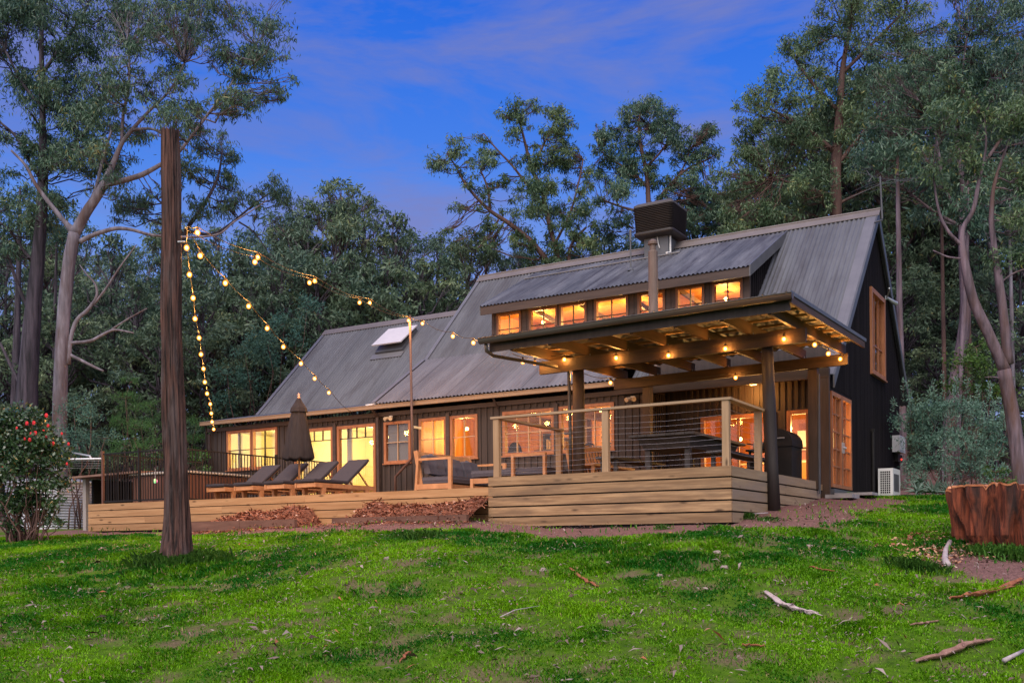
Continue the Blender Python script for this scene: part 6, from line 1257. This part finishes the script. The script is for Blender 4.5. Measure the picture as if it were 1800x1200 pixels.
for px, py in ((60, 743), (85, 748), (77, 758), (109, 762), (83, 766), (55, 762), (63, 761), (48, 744), (94, 779), (118, 815), (121, 780), (44, 771), (53, 773), (82, 730), (5, 822), (30, 752)):
    c = at(px, py, 21.5 - 29 * 21.5 / F_PX * rf.uniform(.9, 1.4)); m = MB(); R = rf.uniform(.026, .042)
    for ring, (nn, rr, zz) in enumerate(((6, 1, 0), (5, .62, .3))):
        for j in range(nn):
            a = 2 * math.pi * j / nn + ring; dv = np.array([math.cos(a) * .8, -.35 - .25 * ring, math.sin(a)]) * R * rr; m.ball(c + dv * .7, R * .55, 7, 5)
    m.build('flower', RED, cm, True)
# aloes beside the air conditioner
AL = mat('aloe_leaf', (.10, .16, .13), (.17, .24, .19), (6, 6, 2), .5)
for px, py, D, s, lb in ((1612, 862, 25.5, 1.0, 'spiky aloe rosette nearest the air conditioner'), (1640, 858, 26.5, 1.15, 'spiky aloe rosette in the middle of the row below the shrub'), (1668, 862, 25.8, .9, 'spiky aloe rosette on the right below the shrub'), (1618, 838, 26.6, .8, 'small spiky aloe standing behind the nearest rosette')):
    b = at(px, py, D); g = gz(b[0], b[1]); b[2] = max(g, b[2] - .25); r = thing('aloe', (b[0], b[1], g), lb, 'plant', 'aloes under the shrub'); rng = np.random.default_rng(int(px)); m = MB()
    for j in range(20):
        a = j * 2.4; L = rng.uniform(.30, .50) * s; el = rng.uniform(.25, 1.2); q = [b + np.array((math.cos(a) * math.cos(el) * L * t, math.sin(a) * math.cos(el) * L * t, L * (math.sin(el) * t - .45 * t * t * math.cos(el)) + .12)) for t in (0, .25, .5, .75, 1)]
        m.tube(q, [.022 * s, .026 * s, .02 * s, .012 * s, .002], 6)
    m.tube([(b[0], b[1], g - .05), b + (0, 0, .12)], .03, 7); m.build('rosette', AL, r, True)

# ------------------------------------------------------------------ stump, fallen bark, stones, tufts
SD = 14.5; st = thing('tree_stump', at(1765, 950, SD), 'wide red sawn tree stump on a bank of earth at the right edge', 'stump')
sc_c = at(1774, 900, SD); tz_ = at(1768, 853, SD)[2]; bz_ = at(1768, 940, SD)[2]; R0 = 97 * SD / F_PX
n = 160; V = []; lv = [(-.25, 1.10), (0, 1.0), (.12, .95), (.3, .93), (.55, .95), (.8, .98), (1.0, 1.0)]
lv = [(-.25, 1.0)] + [(t_, 1.0 - .06 * math.sin(t_ * 3.1)) for t_ in np.linspace(0, 1, 22)]
rs = np.random.default_rng(9); fl = rs.random(n)
for h, rr in lv:
    for j in range(n):
        w = 2 * math.pi * j / n; k_ = 1 + .05 * math.sin(5 * w + 1) + .03 * math.sin(11 * w) + float(.34 * (vnoise(w * 6.5, h * 1.3 + 7) - .5) + .11 * (vnoise(w * 19, h * 2.4) - .5) + .05 * (vnoise(w * 40, h * 3) - .5)) * (1.15 - .45 * h); k_ *= 1 - .16 * max(0, .75 - h) ** 1.2; k_ -= .16 * max(0, .5 - h) * (math.cos(w - 3.6) > .3)
        z = bz_ + (tz_ - bz_) * h
        if h == 1.0: z += -.10 * (math.cos(w + .6) > .72) + .02 * math.sin(w + 2) + .05 * float(vnoise(w * 14, 3.3) - .5) - .11 * max(0., float(vnoise(w * 5.2, 8.1)) - .55) - .05 * (float(vnoise(w * 23, 5.5)) > .72)
        V.append((sc_c[0] + R0 * rr * k_ * math.cos(w), sc_c[1] + R0 * rr * k_ * math.sin(w), z))
m = MB(); m.add(V, [(i * n + j, i * n + (j + 1) % n, (i + 1) * n + (j + 1) % n, (i + 1) * n + j) for i in range(len(lv) - 1) for j in range(n)])
m.build('side', mat('red_stump_wood', (.030, .008, .005), (.31, .078, .036), (17, 17, 1.5), .9, 1.0, 9, dirt=(.045, .025, .022), dirt_scale=(6, 6, .8), bumpdist=.04, ramp=(.36, .66)), st)
m = MB(); e0 = [np.array(v) for v in V[-n:]]; ce = np.array((sc_c[0], sc_c[1], 0)); m.add([p + (p - ce) * np.array((.008, .008, 0)) - (0, 0, .022) for p in e0] + [p + (p - ce) * np.array((.012, .012, 0)) + (0, 0, .004) for p in e0], [(j, (j + 1) % n, n + (j + 1) % n, n + j) for j in range(n)]); m.build('sawn_edge', mat('sawn_orange_edge', (.30, .085, .035), (.62, .26, .12), (8, 8, 8), .85, .4), st)
m = MB(); tp = V[-n:]; cpt = (sc_c[0], sc_c[1], tz_ + .01); m.add([(a, b, c + .001) for a, b, c in tp] + [cpt], [(j, (j + 1) % n, n) for j in range(n)]); m.build('cut_face', mat('sawn_red_face', (.34, .12, .055), (.58, .27, .14), (2.5, 2.5, 2.5), .8, .3), st)
def lawn_pt(px, py):
    lo_, hi_ = 7.0, 30.0
    for _ in range(40):
        mid = (lo_ + hi_) / 2; p = at(px, py, mid)
        if p[2] > gz(p[0], p[1]): lo_ = mid
        else: hi_ = mid
    p = at(px, py, hi_); p[2] = gz(p[0], p[1]); return p
def strip(pix, w, lb, mt, name='bark_strip', cat='bark', lift=.02, seed=0, forks=0):
    P = np.array([lawn_pt(*q) + (0, 0, lift) for q in pix]); c0 = P.mean(axis=0); r = thing(name, c0, lb, cat, 'fallen bark and sticks on the lawn'); rng = np.random.default_rng(seed); m = MB(); t = np.arange(len(P)); tt = np.linspace(0, len(P) - 1, 14); Q = np.stack([np.interp(tt, t, P[:, i]) for i in range(3)], 1) + rng.normal(0, .006, (14, 3)); V = []; K = 7
    d = np.gradient(Q, axis=0); d /= np.linalg.norm(d, axis=1)[:, None]
    for i, q in enumerate(Q):
        s_ = np.cross(d[i], (0, 0, 1)); s_ /= np.linalg.norm(s_); ww = w * (math.sin(math.pi * (i + .6) / 14.2) ** .5) * rng.uniform(.8, 1.15)
        for j in range(K): u = j / (K - 1) * 2 - 1; V.append(q + s_ * u * ww * .5 + np.array((0, 0, (u * u) * ww * .35 + .004)))
    n_ = len(V); V2 = V + [v - np.array((0, 0, .008)) for v in V]; Fq = []
    for i in range(13):
        for j in range(K - 1): a = i * K + j; Fq += [(a, a + 1, a + K + 1, a + K), (n_ + a, n_ + a + K, n_ + a + K + 1, n_ + a + 1)]
        for j in (0, K - 1): a = i * K + j; Fq.append((a, a + K, n_ + a + K, n_ + a))
    Fq += [tuple(range(K)) + tuple(range(n_, n_ + K))[::-1], tuple(range(13 * K, 14 * K)) + tuple(range(n_ + 13 * K, n_ + 14 * K))[::-1]]
    m.add(V2, Fq); m.build('curl', mt, r)
    for k_ in range(forks): a = Q[8 + k_ * 2]; e = a + d[9] * rng.uniform(.15, .3) + np.array((rng.normal(0, .06), rng.normal(0, .06), .03)); mm = MB(); mm.tube([a, (a + e) / 2 + (0, 0, .02), e], [.014, .01, .004], 6); mm.build('splinter', mt, r)
    return r
BK_PALE = mat('pale_shed_bark', (.34, .26, .25), (.55, .46, .45), (12, 12, 12), .85, .3); BK_RED = mat('red_shed_bark', (.20, .06, .03), (.36, .14, .07), (12, 12, 12), .85, .3); BK_BRN = mat('brown_shed_bark', (.16, .08, .06), (.34, .2, .16), (12, 12, 12), .85, .3)
strip([(1343, 1042), (1372, 1066), (1400, 1075), (1425, 1083)], .09, 'pale split bark strip with splinters on the middle right lawn', BK_PALE, forks=3, seed=1)
strip([(1001, 1000), (1018, 1016), (1032, 1025), (1052, 1034)], .05, 'orange and grey curl of bark below the raised deck', BK_RED, seed=2)
strip([(1610, 1166), (1660, 1156), (1700, 1140), (1748, 1128)], .10, 'long brown bark sheet at the bottom right of the lawn', BK_BRN, seed=3, forks=2)
strip([(1672, 1055), (1720, 1050), (1760, 1042), (1798, 1020)], .13, 'dark red bark slab lying below the stump', BK_RED, seed=4, forks=2)
strip([(1424, 998), (1440, 1003), (1468, 1007)], .05, 'small red bark strip on the lawn left of the wood chips', BK_RED, seed=5)
strip([(1302, 1137), (1320, 1138), (1345, 1139)], .035, 'short rust coloured bark strip low in the lawn', BK_RED, seed=6)
strip([(1600, 1101), (1622, 1099), (1650, 1094)], .045, 'brown bark strip in a bare patch right of centre', BK_BRN, seed=7)
strip([(705, 1165), (712, 1155), (722, 1148)], .03, 'tiny pink bark curl low on the left lawn', BK_RED, seed=8)
strip([(1596, 950), (1606, 942), (1618, 940)], .08, 'chunk of red bark on the wood chips beside the stump', BK_RED, seed=9)
for pix, rr, lb in (([(1670, 957), (1662, 972), (1661, 988), (1666, 998)], (.036, .034, .04, .045), 'curved pale grey branch offcut lying left of the stump'), ([(1350, 905), (1300, 908)], (.012, .008), 'thin grey twig on the bare earth by the deck'), ([(1765, 1168), (1800, 1150)], (.022, .016), 'pale stick at the bottom right corner'), ([(880, 1090), (905, 1078), (950, 1070)], (.008, .006, .003), 'thin twig low in the middle of the lawn')):
    P = [lawn_pt(*q) + (0, 0, .04) for q in pix]; r = thing('fallen_branch', P[0], lb, 'stick', 'fallen bark and sticks on the lawn'); m = MB(); m.tube(P, rr[:len(P)], 9, wob=.15); m.build('wood', mat('grey_stick', (.28, .23, .24), (.48, .42, .43), (9, 9, 9), .85, .3), r, True)
ROCK = mat('pale_fieldstone', (.20, .145, .125), (.36, .29, .26), (14, 14, 14), .9, .5)
for i, (px, py, s, lb) in enumerate(((1260, 972, .055, 'pale stone nearest the deck corner'), (1273, 998, .055, 'tan stone below the pale stone on the lawn'), (1072, 990, .05, 'rounded pale stone left of two tan stones'), (1163, 985, .04, 'small tan stone below the middle of the deck'), (1160, 1012, .045, 'reddish stone on the lawn below the deck'), (1028, 962, .045, 'pale stone beside the bare patch below the deck'), (1175, 980, .035, 'flat pale stone right of the small tan one'), (139, 946, .07, 'pink stone below the water tank'), (237, 952, .05, 'pink stone left of the log pole'), (955, 1002, .05, 'grey stone left of the orange bark curl'), (680, 982, .05, 'angular pale stone on the left half of the lawn'), (455, 997, .06, 'dark grey stone right of the log pole'))):
    p = lawn_pt(px, py); s *= .8; m = MB(); m.ball(p + (0, 0, s * .15), s, 9, 6, (1.2, 1, .7)); rr = np.random.default_rng(i); m.v[0] = m.v[0] + rr.normal(0, s * .13, m.v[0].shape); o = m.build('stone', ROCK, None); tag(o, lb, 'stone', 'loose stones on the lawn')
TUFT = leaf_mat('tuft_blades', (.03, .12, .015), (.10, .25, .03), (.16, .28, .05), .6, .3)
def tuft(px, py, n, R, h, lb, name='grass_tuft', wl=.012):
    p = lawn_pt(px, py); rng = np.random.default_rng(int(px * 7 + py)); x = p[0] + rng.normal(0, R, n); y = p[1] + rng.normal(0, R * .6, n); z = ground(x, y) - .01; b = np.stack([x, y, z], 1); a = rng.uniform(0, 6.28, n); hh = h * rng.uniform(.4, 1.1, n); ln = rng.uniform(.1, .8, n); d = np.stack([np.cos(a), np.sin(a), 0 * a], 1); s_ = np.stack([-np.sin(a), np.cos(a), 0 * a], 1) * (wl * rng.uniform(.5, 1, n))[:, None] * .5; up = np.array((0, 0, 1.))
    mid = b + d * (hh * ln * .4)[:, None] + up * (hh * .65)[:, None]; tip = b + d * (hh * ln)[:, None] + up * (hh * (1.05 - .4 * ln))[:, None]
    o = polys_np(name, np.stack([b - s_, b + s_, mid + s_ * .8, tip, mid - s_ * .8], 1).reshape(-1, 3), 5, TUFT, np.clip(rng.normal(.5, .22, n), 0, 1)); tag(o, lb, 'grass tuft', 'taller grass tufts')
tuft(1068, 920, 500, .14, .17, 'bright grass tuft growing against the deck boards'); tuft(1310, 910, 160, .09, .13, 'weed tuft at the deck corner'); tuft(1350, 914, 120, .09, .10, 'small weed tuft on the bare earth right of the deck corner'); tuft(1165, 928, 120, .10, .10, 'weed tuft under the right part of the deck front'); tuft(1610, 1000, 700, .16, .15, 'dark green grass tuft beside the wood chips'); tuft(735, 945, 500, .22, .14, 'tall grass clump at the edge of the bare path'); tuft(235, 932, 1500, .42, .16, 'grassy mound in front of the low deck left of the pole'); tuft(310, 990, 1600, .42, .20, 'long grass around the foot of the log pole'); tuft(1770, 975, 1200, .22, .16, 'leafy weeds growing on the bank below the stump', wl=.03); tuft(1720, 935, 500, .2, .13, 'grass against the left foot of the stump'); tuft(580, 912, 120, .05, .2, 'green weed between the two mulch beds')
# wood chips by the stump
def chips():
    rng = np.random.default_rng(12); n = 900; px = rng.normal(1640, 42, n); py = rng.normal(962, 16, n); P = np.array([lawn_pt(a, b) for a, b in zip(px[:260], py[:260])]); P = P[rng.integers(0, 260, n)] + rng.normal(0, .07, (n, 3)) * (1, 1, .05) + (0, 0, .02)
    a = rng.uniform(0, 6.28, n); d = np.stack([np.cos(a), np.sin(a), rng.normal(0, .3, n)], 1); s_ = np.stack([-np.sin(a), np.cos(a), rng.normal(0, .5, n)], 1); L = rng.uniform(.02, .07, n)[:, None]; w = rng.uniform(.005, .014, n)[:, None]
    o = polys_np('wood_chips', np.stack([P - s_ * w, P + s_ * w, P + d * L + s_ * w, P + d * L - s_ * w], 1).reshape(-1, 3), 4, leaf_mat('orange_chip', (.25, .10, .05), (.52, .30, .18), (.6, .45, .35), .85, 0), np.clip(rng.normal(.5, .25, n), 0, 1)); tag(o, 'orange wood chips strewn on the grass left of the stump', 'wood chips', kind='stuff')
chips()
